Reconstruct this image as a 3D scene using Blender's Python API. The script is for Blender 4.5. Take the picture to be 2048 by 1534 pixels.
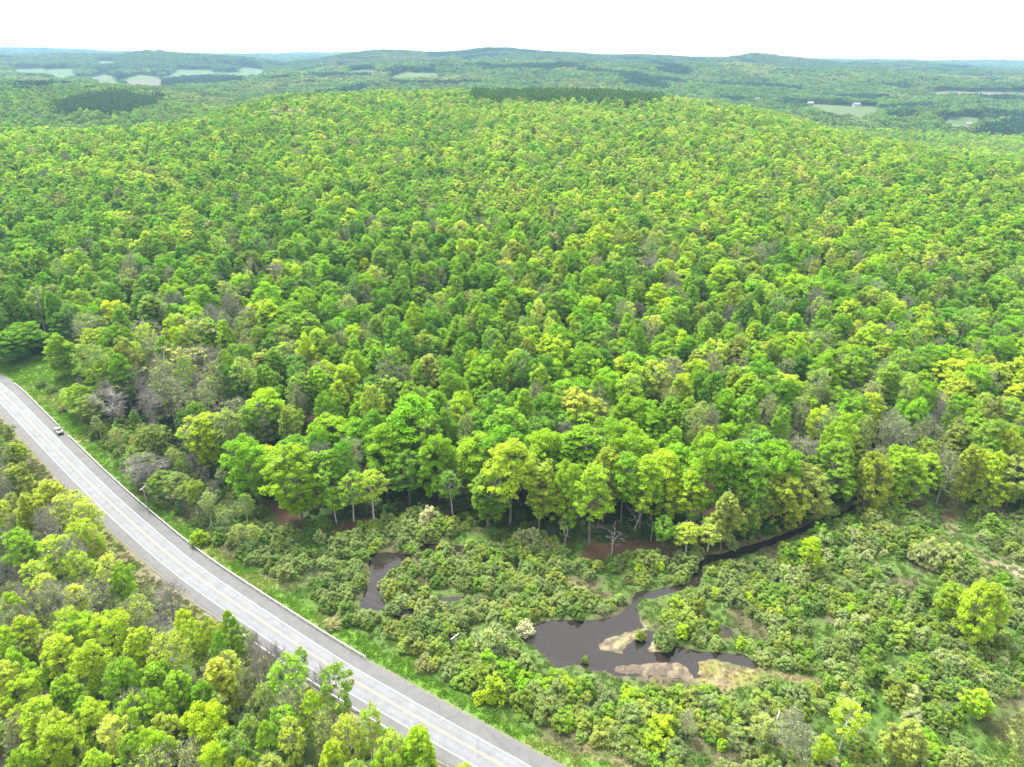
import bpy, math, random
import numpy as np
from math import radians, sin, cos, pi
rng = np.random.default_rng(7)
random.seed(7)
SC = bpy.context.scene
for o in list(bpy.data.objects): bpy.data.objects.remove(o)

# ------------------------------------------------------------------ camera
CAM_H = 130.0
FPX = 1420.0                       # focal length in photo pixels (photo 2048 wide)
PITCH, ROLL = radians(24.76), radians(0.6)
cam_d = bpy.data.cameras.new('camera'); cam_d.sensor_width = 36.0; cam_d.lens = 36.0*FPX/2048
cam_d.clip_start = 1.0; cam_d.clip_end = 60000.0
cam = bpy.data.objects.new('camera', cam_d); SC.collection.objects.link(cam)
cam.location = (0, 0, CAM_H)
from mathutils import Matrix, Vector
cam.matrix_world = Matrix.Translation((0, 0, CAM_H)) @ Matrix.Rotation(radians(90)-PITCH, 4, 'X') @ Matrix.Rotation(ROLL, 4, 'Z')
SC.camera = cam

# ------------------------------------------------------------------ world, sun, exposure
SUN_EL, SUN_AZ = radians(58), radians(-38)      # azimuth from +Y, negative = to the left
w = bpy.data.worlds.new('World'); SC.world = w; w.use_nodes = True
nt = w.node_tree; bg = nt.nodes['Background']
sky = nt.nodes.new('ShaderNodeTexSky'); sky.sky_type = 'NISHITA'; sky.sun_disc = False
sky.sun_elevation = SUN_EL; sky.sun_rotation = SUN_AZ; sky.air_density = 1.0; sky.dust_density = 2.0
hsv = nt.nodes.new('ShaderNodeHueSaturation'); hsv.inputs['Saturation'].default_value = 0.12
nt.links.new(sky.outputs[0], hsv.inputs['Color'])
# thin even cloud: soft brightness mottling of a white overcast
tc = nt.nodes.new('ShaderNodeTexCoord'); nz = nt.nodes.new('ShaderNodeTexNoise'); nz.inputs['Scale'].default_value = 2.2
nz.inputs['Detail'].default_value = 4
nt.links.new(tc.outputs['Generated'], nz.inputs['Vector'])
mr = nt.nodes.new('ShaderNodeMapRange'); mr.inputs['To Min'].default_value = 5.6; mr.inputs['To Max'].default_value = 7.6
nt.links.new(nz.outputs['Fac'], mr.inputs['Value'])
cmb = nt.nodes.new('ShaderNodeMix'); cmb.data_type = 'RGBA'; cmb.inputs['Factor'].default_value = 0.72
nt.links.new(hsv.outputs[0], cmb.inputs['A'])
cl = nt.nodes.new('ShaderNodeVectorMath'); cl.operation = 'SCALE'; cl.inputs[0].default_value = (1.0, 1.0, 1.01)
nt.links.new(mr.outputs[0], cl.inputs['Scale']); nt.links.new(cl.outputs[0], cmb.inputs['B'])
nt.links.new(cmb.outputs['Result'], bg.inputs['Color']); bg.inputs['Strength'].default_value = 0.088
sl = bpy.data.lights.new('sun', 'SUN'); sl.energy = 3.0; sl.angle = radians(26); sl.color = (1.0, 0.96, 0.9)
sun = bpy.data.objects.new('sun', sl); SC.collection.objects.link(sun)
sd = Vector((sin(SUN_AZ)*cos(SUN_EL), cos(SUN_AZ)*cos(SUN_EL), sin(SUN_EL)))
sun.rotation_euler = (-sd).to_track_quat('-Z', 'Y').to_euler(); sun.location = (-200, 200, 600)
SC.view_settings.view_transform = 'Standard'; SC.view_settings.look = 'None'; SC.view_settings.gamma = 1.0
SC.view_settings.use_curve_mapping = False
SC.view_settings.exposure = 2.02
cy = SC.cycles
cy.max_bounces = 6; cy.diffuse_bounces = 3; cy.glossy_bounces = 2; cy.transmission_bounces = 3; cy.volume_bounces = 1
cy.transparent_max_bounces = 8; cy.use_denoising = True

# ------------------------------------------------------------------ survey helpers (pixel of the photo -> place on the land)
def ray(x, y):
    a = (np.asarray(x, float)-1024)/FPX; b = -(np.asarray(y, float)-767)/FPX
    a2 = a*cos(ROLL)-b*sin(ROLL); b2 = a*sin(ROLL)+b*cos(ROLL)
    return a2, cos(PITCH)+b2*sin(PITCH), -sin(PITCH)+b2*cos(PITCH)
def G(x, y, z=0.0):
    a, b, c = ray(x, y); t = (z-CAM_H)/c
    return a*t, b*t
def poly(pts, z=0.0): return np.array([G(x, y, z) for x, y in pts], float)
def project(X, Y, Z):
    X = np.asarray(X, float); Y = np.asarray(Y, float); dz = np.asarray(Z, float)-CAM_H
    up = Y*sin(PITCH)+dz*cos(PITCH); fw = Y*cos(PITCH)-dz*sin(PITCH)
    r = X*cos(ROLL)+up*sin(ROLL); u = -X*sin(ROLL)+up*cos(ROLL)
    fw = np.maximum(fw, 1e-3)
    return 1024+FPX*r/fw, 767-FPX*u/fw, fw

# ------------------------------------------------------------------ numpy noise
class VNoise:
    def __init__(s, seed): s.t = np.random.default_rng(seed).random((256, 256))
    def one(s, x, y):
        xi = np.floor(x).astype(int); yi = np.floor(y).astype(int); fx = x-xi; fy = y-yi
        fx = fx*fx*(3-2*fx); fy = fy*fy*(3-2*fy); t = s.t
        a = t[xi & 255, yi & 255]; b = t[(xi+1) & 255, yi & 255]; c = t[xi & 255, (yi+1) & 255]; d = t[(xi+1) & 255, (yi+1) & 255]
        return (a*(1-fx)+b*fx)*(1-fy)+(c*(1-fx)+d*fx)*fy
    def __call__(s, x, y, scale, octs=3):
        x = np.asarray(x, float)/scale; y = np.asarray(y, float)/scale; v = 0; a = 1; n = 0
        for k in range(octs):
            v = v+a*s.one(x*2**k+17.3*k, y*2**k+5.1*k); n += a; a *= .5
        return v/n
N1, N2, N3, N4 = VNoise(1), VNoise(2), VNoise(3), VNoise(4)

# ------------------------------------------------------------------ the lie of the land
TY = np.array([0, 60, 170, 220, 300, 400, 530, 700, 850, 1000, 1150, 1350, 1650, 2000, 2400, 2900, 3500, 4200, 5000, 6000, 8000, 11000, 16000], float)
TC = np.array([-300, 0, 256, 512, 768, 1024, 1280, 1536, 1792, 2048, 2350], float)
TZ = np.array([
 [0,0,0,2,7,12,18,24,22,14,16,40,52,36,36,42,55,74,60,60,114,70,60],
 [0,0,0,1,6,12,19,27,25,12,12,38,52,30,34,42,55,72,60,60,122,70,60],
 [0,0,0,0,4,11,19,29,35,10,4,27,44,26,32,40,58,90,70,60,92,70,60],
 [0,0,0,0,4,12,19,31,41,53,46,18,16,26,36,48,60,94,70,60,92,70,60],
 [0,0,0,0,5,12,19,31,41,51,57,30,18,28,42,66,55,110,70,60,114,70,60],
 [0,0,0,1,6,13,19,31,40,49,59,46,18,22,44,76,54,118,70,60,92,70,60],
 [0,0,0,1,6,13,19,31,40,48,57,42,14,18,44,76,54,104,70,60,92,70,60],
 [0,0,0,1,5,11,17,28,37,45,34,6,2,12,38,66,50,104,70,60,92,70,60],
 [0,0,0,1,4,9,14,22,27,6,-12,-12,2,14,20,56,44,88,66,60,92,70,60],
 [0,0,0,1,4,8,14,22,8,-12,-22,-20,-4,8,18,38,42,58,50,60,104,70,60],
 [0,0,0,1,3,5,9,10,-4,-18,-26,-22,-6,6,16,36,40,54,50,60,102,70,60]], float)
U0 = 1.0/(FPX*1.101)
def _cr(p0, p1, p2, p3, t):
    return 0.5*((2*p1)+(-p0+p2)*t+(2*p0-5*p1+4*p2-p3)*t*t+(-p0+3*p1-3*p2+p3)*t**3)
def land(X, Y):
    X = np.asarray(X, float); Y = np.asarray(Y, float)
    Yc = np.clip(Y, 1, 15999)
    c = np.clip(1024+(X/Yc)/U0, TC[0], TC[-1])
    fy = np.interp(Yc, TY, np.arange(len(TY))); fx = np.interp(c, TC, np.arange(len(TC)))
    iy = np.clip(fy.astype(int), 0, len(TY)-2); ix = np.clip(fx.astype(int), 0, len(TC)-2)
    ty = fy-iy; tx = fx-ix
    cols = []
    for k in (-1, 0, 1, 2):
        jx = np.clip(ix+k, 0, len(TC)-1)
        r = [TZ[jx, np.clip(iy+m, 0, len(TY)-1)] for m in (-1, 0, 1, 2)]
        cols.append(_cr(*r, ty))
    z = _cr(*cols, tx)
    f = np.clip((Yc-240)/500, 0, 1)
    z = z+f*9*(N1(X, Y, 150)-.5)
    f2 = np.clip((Yc-1500)/1500, 0, 1)
    rg = 1-np.abs(2*N2(X*.7+300, Y*1.1, 620, 3)-1)
    z = z+f2*(48*(N2(X*.62, Y*1.1, 1000, 3)-.5)+40*(rg-.62)+16*(N3(X, Y, 240)-.5))
    cc = 1024+(X/Yc)/U0; sk = 0
    for c0_, w_, h_ in ((290,60,20),(120,40,10),(470,45,-8),(560,50,-26),(720,60,16),(860,40,-6),(1000,75,14),(1170,50,-8),(1400,70,-14),(1510,45,18),(1680,60,-8),(1840,70,16),(2010,60,-8)): sk = sk+h_*np.exp(-((cc-c0_)/w_)**2)
    z = z+.95*sk*np.exp(-((Yc-4300)/750)**2)
    for c0_, w_, y0_, sy_, h_ in ((900,260,2950,260,16),(1500,200,3000,220,14),(1200,160,2500,200,12),(60,140,3000,260,12),(1900,220,2500,220,12)): z = z+h_*np.exp(-((cc-c0_)/w_)**2-((Yc-y0_)/sy_)**2)
    return z

def smooth_line(p, n=12):
    p = np.asarray(p, float); q = np.vstack([2*p[0]-p[1], p, 2*p[-1]-p[-2]]); out = []
    for i in range(1, len(q)-2):
        for t in np.arange(n)/n: out.append(_cr(q[i-1], q[i], q[i+1], q[i+2], t))
    out.append(q[-2]); return np.array(out)
_c = poly([(62,854),(164,953),(260,1042),(376,1140),(560,1267),(700,1357),(860,1450),(1009,1534)])
_c = np.vstack([[_c[0][0]-112, _c[0][1]+74], [_c[0][0]-80, _c[0][1]+58], [_c[0][0]-51, _c[0][1]+41], [_c[0][0]-25, _c[0][1]+22], _c, _c[-1]+(_c[-1]-_c[-2])*1.0, _c[-1]+(_c[-1]-_c[-2])*2.1+np.array([3,-3])])
ROAD = smooth_line(_c, 14)
def resample(p, d):
    s = np.r_[0, np.cumsum(np.linalg.norm(np.diff(p, axis=0), axis=1))]
    t = np.arange(0, s[-1], d); return np.c_[np.interp(t, s, p[:, 0]), np.interp(t, s, p[:, 1])]
ROAD = resample(ROAD, 1.5)
_t = np.gradient(ROAD, axis=0); _t /= np.linalg.norm(_t, axis=1)[:, None]
RN = np.c_[-_t[:, 1], _t[:, 0]]               # left-hand normal going towards the camera = the wetland side
def roadoff(X, Y):
    X = np.atleast_1d(np.asarray(X, float)); Y = np.atleast_1d(np.asarray(Y, float)); out = np.empty(X.shape); P = np.c_[X.ravel(), Y.ravel()]
    o = np.empty(len(P))
    for i in range(0, len(P), 20000):
        d = P[i:i+20000, None, :]-ROAD[None]; dd = (d**2).sum(2); j = dd.argmin(1); k = np.arange(len(j))
        sg = np.sign((d[k, j]*RN[j]).sum(1)); o[i:i+20000] = sg*np.sqrt(dd[k, j])
    return o.reshape(X.shape)

def inpoly(X, Y, P):
    X = np.asarray(X, float); Y = np.asarray(Y, float); r = np.zeros(X.shape, bool); n = len(P)
    for i in range(n):
        x1, y1 = P[i]; x2, y2 = P[(i+1) % n]
        c = (y1 > Y) != (y2 > Y)
        with np.errstate(all='ignore'): r ^= c & (X < (x2-x1)*(Y-y1)/(y2-y1+1e-12)+x1)
    return r
def edgedist(X, Y, P, closed=True):
    X = np.asarray(X, float); Y = np.asarray(Y, float); best = np.full(X.shape, 1e9); n = len(P)
    for i in range(n if closed else n-1):
        a = P[i]; b = P[(i+1) % n]; v = b-a; t = np.clip(((X-a[0])*v[0]+(Y-a[1])*v[1])/(v@v+1e-12), 0, 1)
        best = np.minimum(best, np.hypot(X-a[0]-t*v[0], Y-a[1]-t*v[1]))
    return best
def sdist(X, Y, P):
    d = edgedist(X, Y, P); return np.where(inpoly(X, Y, P), d, -d)

# outlines surveyed on the flat valley floor
POND = poly([(1044,1273),(1059,1252),(1085,1238),(1141,1240),(1205,1234),(1234,1228),(1254,1214),(1262,1202),(1270,1182),(1284,1177),(1308,1181),(1300,1191),(1282,1197),(1274,1212),(1276,1232),(1284,1246),(1310,1262),(1340,1268),(1352,1290),(1400,1300),(1440,1306),(1480,1304),(1498,1316),(1520,1330),(1506,1334),(1470,1322),(1440,1318),(1395,1320),(1405,1352),(1385,1358),(1293,1354),(1187,1342),(1158,1326),(1117,1331),(1100,1317),(1076,1299),(1059,1284)])
POND2 = poly([(733,1109),(771,1100),(819,1106),(826,1122),(790,1131),(768,1156),(759,1185),(770,1200),(776,1213),(733,1229),(717,1229),(722,1204),(727,1178),(740,1156),(738,1128)])
ARM = poly([(786,1234),(822,1210),(886,1190),(950,1189),(1000,1200),(1000,1206),(945,1197),(886,1203),(830,1226),(800,1240)])
SPOTS = [poly(p) for p in ([(828,1086),(880,1084),(932,1092),(926,1104),(880,1100),(832,1106)],[(960,1116),(992,1118),(990,1136),(968,1138)],[(1022,1120),(1046,1119),(1044,1136),(1028,1136)],[(1440,1245),(1470,1262),(1462,1274),(1446,1262)],[(336,925),(348,925),(350,948),(338,948)])]
CREEK = poly([(1280,1190),(1310,1186),(1350,1176),(1385,1166),(1396,1146),(1396,1126),(1420,1114),(1470,1106),(1520,1090),(1570,1070),(1620,1050),(1670,1030),(1720,1008),(1760,985)])
CREEKW = np.interp(np.arange(len(CREEK)), [0, 3, 7, 11, 13], [1.3, 1.2, 1.7, 1.15, .9])
WATERS = [POND, POND2, ARM]+SPOTS
FLAT_A = poly([(1187,1281),(1222,1264),(1250,1255),(1293,1249),(1331,1267),(1352,1305),(1293,1308),(1240,1310),(1200,1303)])
FLAT_B = poly([(1190,1335),(1234,1322),(1293,1319),(1366,1314),(1380,1332),(1392,1356),(1293,1358),(1205,1342)])
FLAT_C = poly([(1384,1318),(1440,1324),(1480,1332),(1530,1336),(1500,1362),(1460,1374),(1410,1372),(1388,1336)])
CHAN = poly([(1312,1252),(1290,1280),(1260,1304)])
GRASS_EDGE = [(150,835),(175,880),(215,930),(265,972),(290,1000),(380,1062),(430,1098),(520,1152),(600,1203),(660,1246),(740,1280),(800,1312),(880,1362),(960,1412),(1040,1452),(1120,1492),(1250,1540),(1350,1600)]
VERGE = poly([(-160,742),(0,738),(60,733),(130,745),(195,772),(190,800)]+GRASS_EDGE+[(900,1660),(0,830),(-160,800)])
WOOD_EDGE = [(-260,728),(-100,733),(0,735),(60,730),(130,742),(190,765),(205,840),(240,862),(330,880),(370,925),(430,955),(480,1000),(560,1033),(660,1040),(780,1036),(860,1036),(1000,1055),(1120,1082),(1340,1080),(1440,1098),(1560,1062),(1690,1006),(1780,992),(1880,985),(2048,1005),(2300,1035),(2700,1060)]
WOOD = np.vstack([poly(WOOD_EDGE), [[900, 150], [900, 900], [-900, 900], [-900, 300]]])
LITTER = [poly(p) for p in ([(1150,1112),(1180,1088),(1300,1080),(1350,1092),(1260,1106),(1200,1120)],[(675,1052),(700,1040),(745,1038),(740,1055),(700,1062)],[(1020,1100),(1050,1096),(1060,1106),(1035,1112)],[(1410,1105),(1450,1096),(1480,1100),(1430,1118)],[(520,1010),(560,1000),(600,1030),(585,1060),(540,1040)],[(30,738),(70,734),(66,748),(36,750)],[(1880,1020),(1925,1018),(1930,1036),(1890,1040)])]
TRACK = poly([(1885,955),(1890,1000),(1905,1045),(1935,1090),(1985,1125),(2040,1150),(2130,1180)])
MEADOW = poly([(1996,1436),(2060,1420),(2200,1400),(2300,1660),(1950,1660),(1962,1534)])
DRYGRASS = [poly(p) for p in ([(1500,1345),(1530,1330),(1600,1345),(1680,1365),(1640,1372),(1540,1360)],[(1180,1520),(1160,1480),(1240,1480),(1330,1500),(1300,1540)],[(1080,1170),(1120,1160),(1150,1180),(1110,1195)])]

# ------------------------------------------------------------------ materials
def newmat(name):
    m = bpy.data.materials.new(name); m.use_nodes = True; n = m.node_tree.nodes
    for x in list(n): n.remove(x)
    return m, n, m.node_tree.links
def simple(name, col, rough=.7, metal=0.0, noise=0.0, scale=4.0, spec=0.4):
    m, n, l = newmat(name); o = n.new('ShaderNodeOutputMaterial'); p = n.new('ShaderNodeBsdfPrincipled')
    p.inputs['Base Color'].default_value = (*col, 1); p.inputs['Roughness'].default_value = rough; p.inputs['Metallic'].default_value = metal
    p.inputs['Specular IOR Level'].default_value = spec
    if noise:
        t = n.new('ShaderNodeTexNoise'); t.inputs['Scale'].default_value = scale; t.inputs['Detail'].default_value = 5
        tc_ = n.new('ShaderNodeTexCoord'); l.new(tc_.outputs['Object'], t.inputs['Vector'])
        r = n.new('ShaderNodeMapRange'); r.inputs['From Min'].default_value = .3; r.inputs['From Max'].default_value = .7
        r.inputs['To Min'].default_value = 1-noise; r.inputs['To Max'].default_value = 1+noise; l.new(t.outputs['Fac'], r.inputs['Value'])
        v = n.new('ShaderNodeVectorMath'); v.operation = 'SCALE'; v.inputs[0].default_value = col; l.new(r.outputs[0], v.inputs['Scale'])
        l.new(v.outputs[0], p.inputs['Base Color'])
    l.new(p.outputs[0], o.inputs[0]); return m
def leafmat(name, trans=0.35):
    m, n, l = newmat(name); o = n.new('ShaderNodeOutputMaterial')
    t = n.new('ShaderNodeAttribute'); t.attribute_type = 'INSTANCER'; t.attribute_name = 'tint'
    a = n.new('ShaderNodeAttribute'); a.attribute_type = 'GEOMETRY'; a.attribute_name = 'leaf'
    sc = n.new('ShaderNodeVectorMath'); sc.operation = 'SCALE'; l.new(t.outputs['Color'], sc.inputs[0]); l.new(a.outputs['Fac'], sc.inputs['Scale'])
    inf = n.new('ShaderNodeObjectInfo'); h = n.new('ShaderNodeHueSaturation')
    r1 = n.new('ShaderNodeMapRange'); r1.inputs['To Min'].default_value = .488; r1.inputs['To Max'].default_value = .512; l.new(inf.outputs['Random'], r1.inputs['Value'])
    l.new(r1.outputs[0], h.inputs['Hue']); l.new(sc.outputs[0], h.inputs['Color'])
    d = n.new('ShaderNodeBsdfDiffuse'); l.new(h.outputs[0], d.inputs['Color'])
    tr = n.new('ShaderNodeBsdfTranslucent'); l.new(h.outputs[0], tr.inputs['Color'])
    mx = n.new('ShaderNodeMixShader'); mx.inputs[0].default_value = trans; l.new(d.outputs[0], mx.inputs[1]); l.new(tr.outputs[0], mx.inputs[2])
    g = n.new('ShaderNodeBsdfGlossy'); g.inputs['Roughness'].default_value = .5; g.inputs['Color'].default_value = (1, 1, 1, 1)
    m2 = n.new('ShaderNodeMixShader'); m2.inputs[0].default_value = .004; l.new(mx.outputs[0], m2.inputs[1]); l.new(g.outputs[0], m2.inputs[2])
    l.new(m2.outputs[0], o.inputs[0]); return m
M_LEAF = leafmat('leaf', .46)
M_NEEDLE = leafmat('needle', .12)
M_BARK = simple('bark', (.17, .145, .12), .9, noise=.35, scale=2)
M_PALEBARK = simple('pale_bark', (.42, .39, .35), .85, noise=.3, scale=2)
M_SNAG = simple('bleached_wood', (.30,.285,.26), .85, noise=.25, scale=2)
M_DARKBARK = simple('dark_bark', (.13, .115, .10), .9, noise=.3, scale=2)
M_TWIG = simple('twig', (.20, .19, .165), .9, noise=.2, scale=1)

# ------------------------------------------------------------------ mesh helpers
def link(o): SC.collection.objects.link(o); return o
def np_mesh(name, V, faces, k, mats=(), attrs=None, matidx=None, smooth=False):
    """faces: (n,k) int array"""
    me = bpy.data.meshes.new(name); V = np.asarray(V, np.float32); faces = np.asarray(faces, np.int32)
    me.vertices.add(len(V)); me.vertices.foreach_set('co', V.ravel())
    me.loops.add(faces.size); me.loops.foreach_set('vertex_index', faces.ravel())
    me.polygons.add(len(faces)); me.polygons.foreach_set('loop_start', np.arange(0, faces.size, k, dtype=np.int32))
    if matidx is not None: me.polygons.foreach_set('material_index', np.asarray(matidx, np.int32))
    if smooth: me.polygons.foreach_set('use_smooth', np.ones(len(faces), bool))
    for m in mats: me.materials.append(m)
    for an, (typ, dat) in (attrs or {}).items():
        a = me.attributes.new(an, typ, 'POINT'); a.data.foreach_set('value' if typ == 'FLOAT' else 'color' if typ == 'FLOAT_COLOR' else 'vector', np.asarray(dat, np.float32).ravel())
    me.update(); me.validate(); return me
class MB:
    def __init__(s): s.v = []; s.f = []; s.n = 0
    def add(s, V, F):
        V = np.asarray(V, float); s.v.append(V); s.f += [tuple(int(i)+s.n for i in f) for f in F]; s.n += len(V)
    def box(s, c, d, rz=0.0, taper=1.0):
        x, y, z = [q/2 for q in d]; V = np.array([[a*x*(taper if k > 0 else 1), b*y*(taper if k > 0 else 1), k*z] for k in (-1, 1) for a, b in ((-1,-1),(1,-1),(1,1),(-1,1))])
        R = np.array([[cos(rz), -sin(rz), 0], [sin(rz), cos(rz), 0], [0, 0, 1]]); V = V@R.T+np.array(c)
        s.add(V, [(3,2,1,0),(4,5,6,7),(0,1,5,4),(1,2,6,5),(2,3,7,6),(3,0,4,7)])
    def tube(s, P, R, n=6, cap=True):
        P = np.asarray(P, float); m = len(P); T = np.gradient(P, axis=0); T /= np.linalg.norm(T, axis=1)[:, None]+1e-9
        A = np.cross(T, [0.31, 0.17, 0.93]); A /= np.linalg.norm(A, axis=1)[:, None]+1e-9; B = np.cross(T, A)
        th = np.arange(n)*2*pi/n; V = (P[:, None]+np.asarray(R)[:, None, None]*(np.cos(th)[None, :, None]*A[:, None]+np.sin(th)[None, :, None]*B[:, None])).reshape(-1, 3)
        F = [(i*n+j, i*n+(j+1) % n, (i+1)*n+(j+1) % n, (i+1)*n+j) for i in range(m-1) for j in range(n)]
        if cap: F += [tuple(range(n-1, -1, -1)), tuple((m-1)*n+j for j in range(n))]
        s.add(V, F)
    def mesh(s, name, mat, smooth=False):
        me = bpy.data.meshes.new(name); me.from_pydata(np.vstack(s.v).tolist() if s.v else [], [], s.f)
        if mat: me.materials.append(mat)
        if smooth:
            for p in me.polygons: p.use_smooth = True
        me.update(); return me
    def build(s, name, mat, parent=None, smooth=False):
        o = link(bpy.data.objects.new(name, s.mesh(name, mat, smooth)))
        if parent: o.parent = parent
        return o
def tag(o, label=None, cat=None, group=None, kind=None):
    if label: o['label'] = label
    if cat: o['category'] = cat
    if group: o['group'] = group
    if kind: o['kind'] = kind
    return o
def thing(name, label, cat, loc=(0, 0, 0), rz=0.0, group=None):
    o = link(bpy.data.objects.new(name, None)); o.location = loc; o.rotation_euler = (0, 0, rz); o.empty_display_size = .5
    return tag(o, label, cat, group)

# ------------------------------------------------------------------ plants: skeleton + leaves
def unit(v): return v/(np.linalg.norm(v, axis=-1, keepdims=True)+1e-9)
def leaves(C, rad, n, size, r, up=.5, aspect=1.5, flat=.8, shell=.5):
    """n leaf cards round each clump centre C (m,3) with radius rad (m,)"""
    m = len(C); D = unit(r.normal(size=(m, n, 3))); D[..., 2] = np.where(D[..., 2] < -.25, -D[..., 2]*.7, D[..., 2]); D = unit(D)
    q = (r.random((m, n, 1))**shell); P = C[:, None]+D*q*np.asarray(rad)[:, None, None]*np.array([1, 1, flat])
    Nn = unit(D*.7+np.array([0, 0, up])+r.normal(size=D.shape)*.45).reshape(-1, 3); P = P.reshape(-1, 3)
    A = unit(np.cross(Nn, unit(r.normal(size=Nn.shape)))); B = np.cross(Nn, A)
    s = size*(.7+.6*r.random((len(P), 1)))*.5; a = A*s*aspect; b = B*s
    bend = Nn*s*.35
    V = np.stack([P-a, P-b-bend, P+a, P+b-bend], 1).reshape(-1, 3)
    F = np.arange(len(V)).reshape(-1, 4)
    clump = np.repeat(.82+.36*r.random(m), n); lf = clump*(.72+.56*r.random(len(P)))
    return V, F, np.repeat(lf, 4)
def make_tree(seed, h=22., R=5., base=.3, shape='round', M=80, nl=70, lsize=.42, clump=1.25, limbs=12, twigs=0, lean=.4, tr=.24, up=.5, aspect=1.5, shell=.5, bark_n=6, sub=1, tw_r=.03, tw_l=1.6):
    r = np.random.default_rng(seed); mb = MB(); tips = []
    zt = np.linspace(0, h*.88, 7); px = np.cumsum(r.normal(0, lean/6, 7)); py = np.cumsum(r.normal(0, lean/6, 7)); px -= px[0]; py -= py[0]
    T = np.c_[px, py, zt]; mb.tube(T, np.interp(zt, [0, h*.04, h*.5, h*.88], [tr*1.5, tr*1.05, tr*.7, tr*.12]), bark_n)
    hb = h*base; hc = h-hb
    def env(t):      # radius of the crown at height fraction t
        if shape == 'round': return np.sqrt(np.clip(1-(2*t*.92-.95)**2, 0.02, 1))
        if shape == 'dome': return np.where(t < .35, .75+.25*t/.35, np.sqrt(np.clip(1-((t-.35)/.66)**2, 0.02, 1)))
        if shape == 'vase': return np.clip(.35+1.1*t, 0, 1)*np.sqrt(np.clip(1-(np.clip(t-.6, 0, 1)/.42)**2, .03, 1))
        if shape == 'oval': return np.sin(np.clip(.12+.86*t, 0, 1)*pi)**.7
        return np.clip(1.02-t, .05, 1)
    C = []; lob = r.normal(0, .13, 9); ph = r.random(9)*6.28
    tries = r.random((M*14, 4))
    for t, a, q, e in tries:
        if len(C) >= M: break
        tt = t**.75
        el = 1+sum(lob[k]*cos((k % 4+1)*a*2*pi+ph[k]+tt*3*(k//4)) for k in range(9))
        rr = R*float(env(tt))*el*(.45+.55*q**.45); p = np.array([rr*cos(a*2*pi), rr*sin(a*2*pi), hb+tt*hc*(.93+.07*e)-clump*.4])
        if all(np.linalg.norm((p-c)*[1, 1, 1.2]) > clump*.72 for c in C): C.append(p)
    C = np.array(C)
    ax = lambda z: np.array([np.interp(z, zt, T[:, 0]), np.interp(z, zt, T[:, 1]), z])
    limb_pts = []
    for k in range(limbs):
        z0 = hb*.92+(k+.3)/limbs*hc*.7; a = k*2.4+r.random()*.7; s = ax(z0)
        ze = min(z0+hc*(.16+.25*r.random()), h*.95); rr = R*.72*float(env(np.clip((ze-hb)/hc, 0, 1)))
        e = np.array([rr*cos(a), rr*sin(a), ze]); mid = (s+e)/2+np.array([0, 0, -hc*.03])+r.normal(0, .25, 3)
        P = np.array([s, mid*.6+s*.4, mid, e]); mb.tube(P, [tr*.42, tr*.32, tr*.24, tr*.1], 4, False); limb_pts += [mid, mid*.5+e*.5, e]
    L = np.array(limb_pts+[ax(z) for z in np.linspace(hb, h*.88, 8)])
    tv, tf = [], []; nv = 0
    def stick(a, b, ra, rb):
        nonlocal nv
        d = unit(b-a); u = unit(np.cross(d, [.3, .1, .94])); v = np.cross(d, u)
        for P_, q in ((a, ra), (b, rb)):
            for k in range(3): th = k*2.094; tv.append(P_+q*(cos(th)*u+sin(th)*v))
        for k in range(3): tf.append((nv+k, nv+(k+1) % 3, nv+3+(k+1) % 3, nv+3+k))
        nv += 6
    for c in C:
        j = np.argmin(np.linalg.norm((L-c)*[1, 1, .8]+np.array([0, 0, .4]), axis=1)); s = L[j]
        stick(s, c, tr*.14+.01, .035)
        for _ in range(twigs):
            d = unit(unit(c-s)*.7+r.normal(size=3)*.75+np.array([0, 0, .45])); e = c+d*tw_l*(.5+.8*r.random()); stick(c, e, tw_r, tw_r*.4)
            for _2 in range(sub):
                m_ = c+(e-c)*(.35+.5*r.random()); d2 = unit(d+r.normal(size=3)*.6+np.array([0, 0, .3])); stick(m_, m_+d2*tw_l*.5, tw_r*.6, tw_r*.3)
    if tv: mb.add(np.array(tv), tf)
    LV = leaves(C, clump*(.75+.5*r.random(len(C))), nl, lsize, r, up, aspect, .8, shell) if nl else None
    return mb, LV
def make_shrub(seed, h=3., R=2., M=30, nl=70, lsize=.24, clump=.7, stems=9, twigs=2, aspect=1.6):
    r = np.random.default_rng(seed); mb = MB(); C = []
    for t in r.random((M*10, 3)):
        if len(C) >= M: break
        el = np.arccos(1-t[0]); a = t[1]*2*pi; q = .5+.5*t[2]**.4; q *= 1+.18*sin(3*a+seed)
        p = np.array([R*sin(el)*cos(a)*q, R*sin(el)*sin(a)*q, max(.25, (h-clump*.5)*cos(el)*q)])
        if all(np.linalg.norm(p-c) > clump*.75 for c in C): C.append(p)
    C = np.array(C); tv, tf, nv = [], [], 0
    for c in C:
        for k in range(1+twigs):
            a = np.array([c[0]*.12, c[1]*.12, 0]) if k == 0 else c*.7; b = c if k == 0 else c+unit(c/np.array([R, R, h])+r.normal(size=3)*.5)*clump*1.15
            d = unit(b-a); u = unit(np.cross(d, [.3, .1, .94])); v = np.cross(d, u)
            for P_, q in ((a, .05 if k == 0 else .02), (b, .015)):
                for j in range(3): tv.append(P_+q*(cos(j*2.094)*u+sin(j*2.094)*v))
            for j in range(3): tf.append((nv+j, nv+(j+1) % 3, nv+3+(j+1) % 3, nv+3+j))
            nv += 6
    mb.add(np.array(tv), tf)
    return mb, leaves(C, clump*(.7+.6*r.random(len(C))), nl, lsize, r, .75, aspect, .85, .5)
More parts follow.
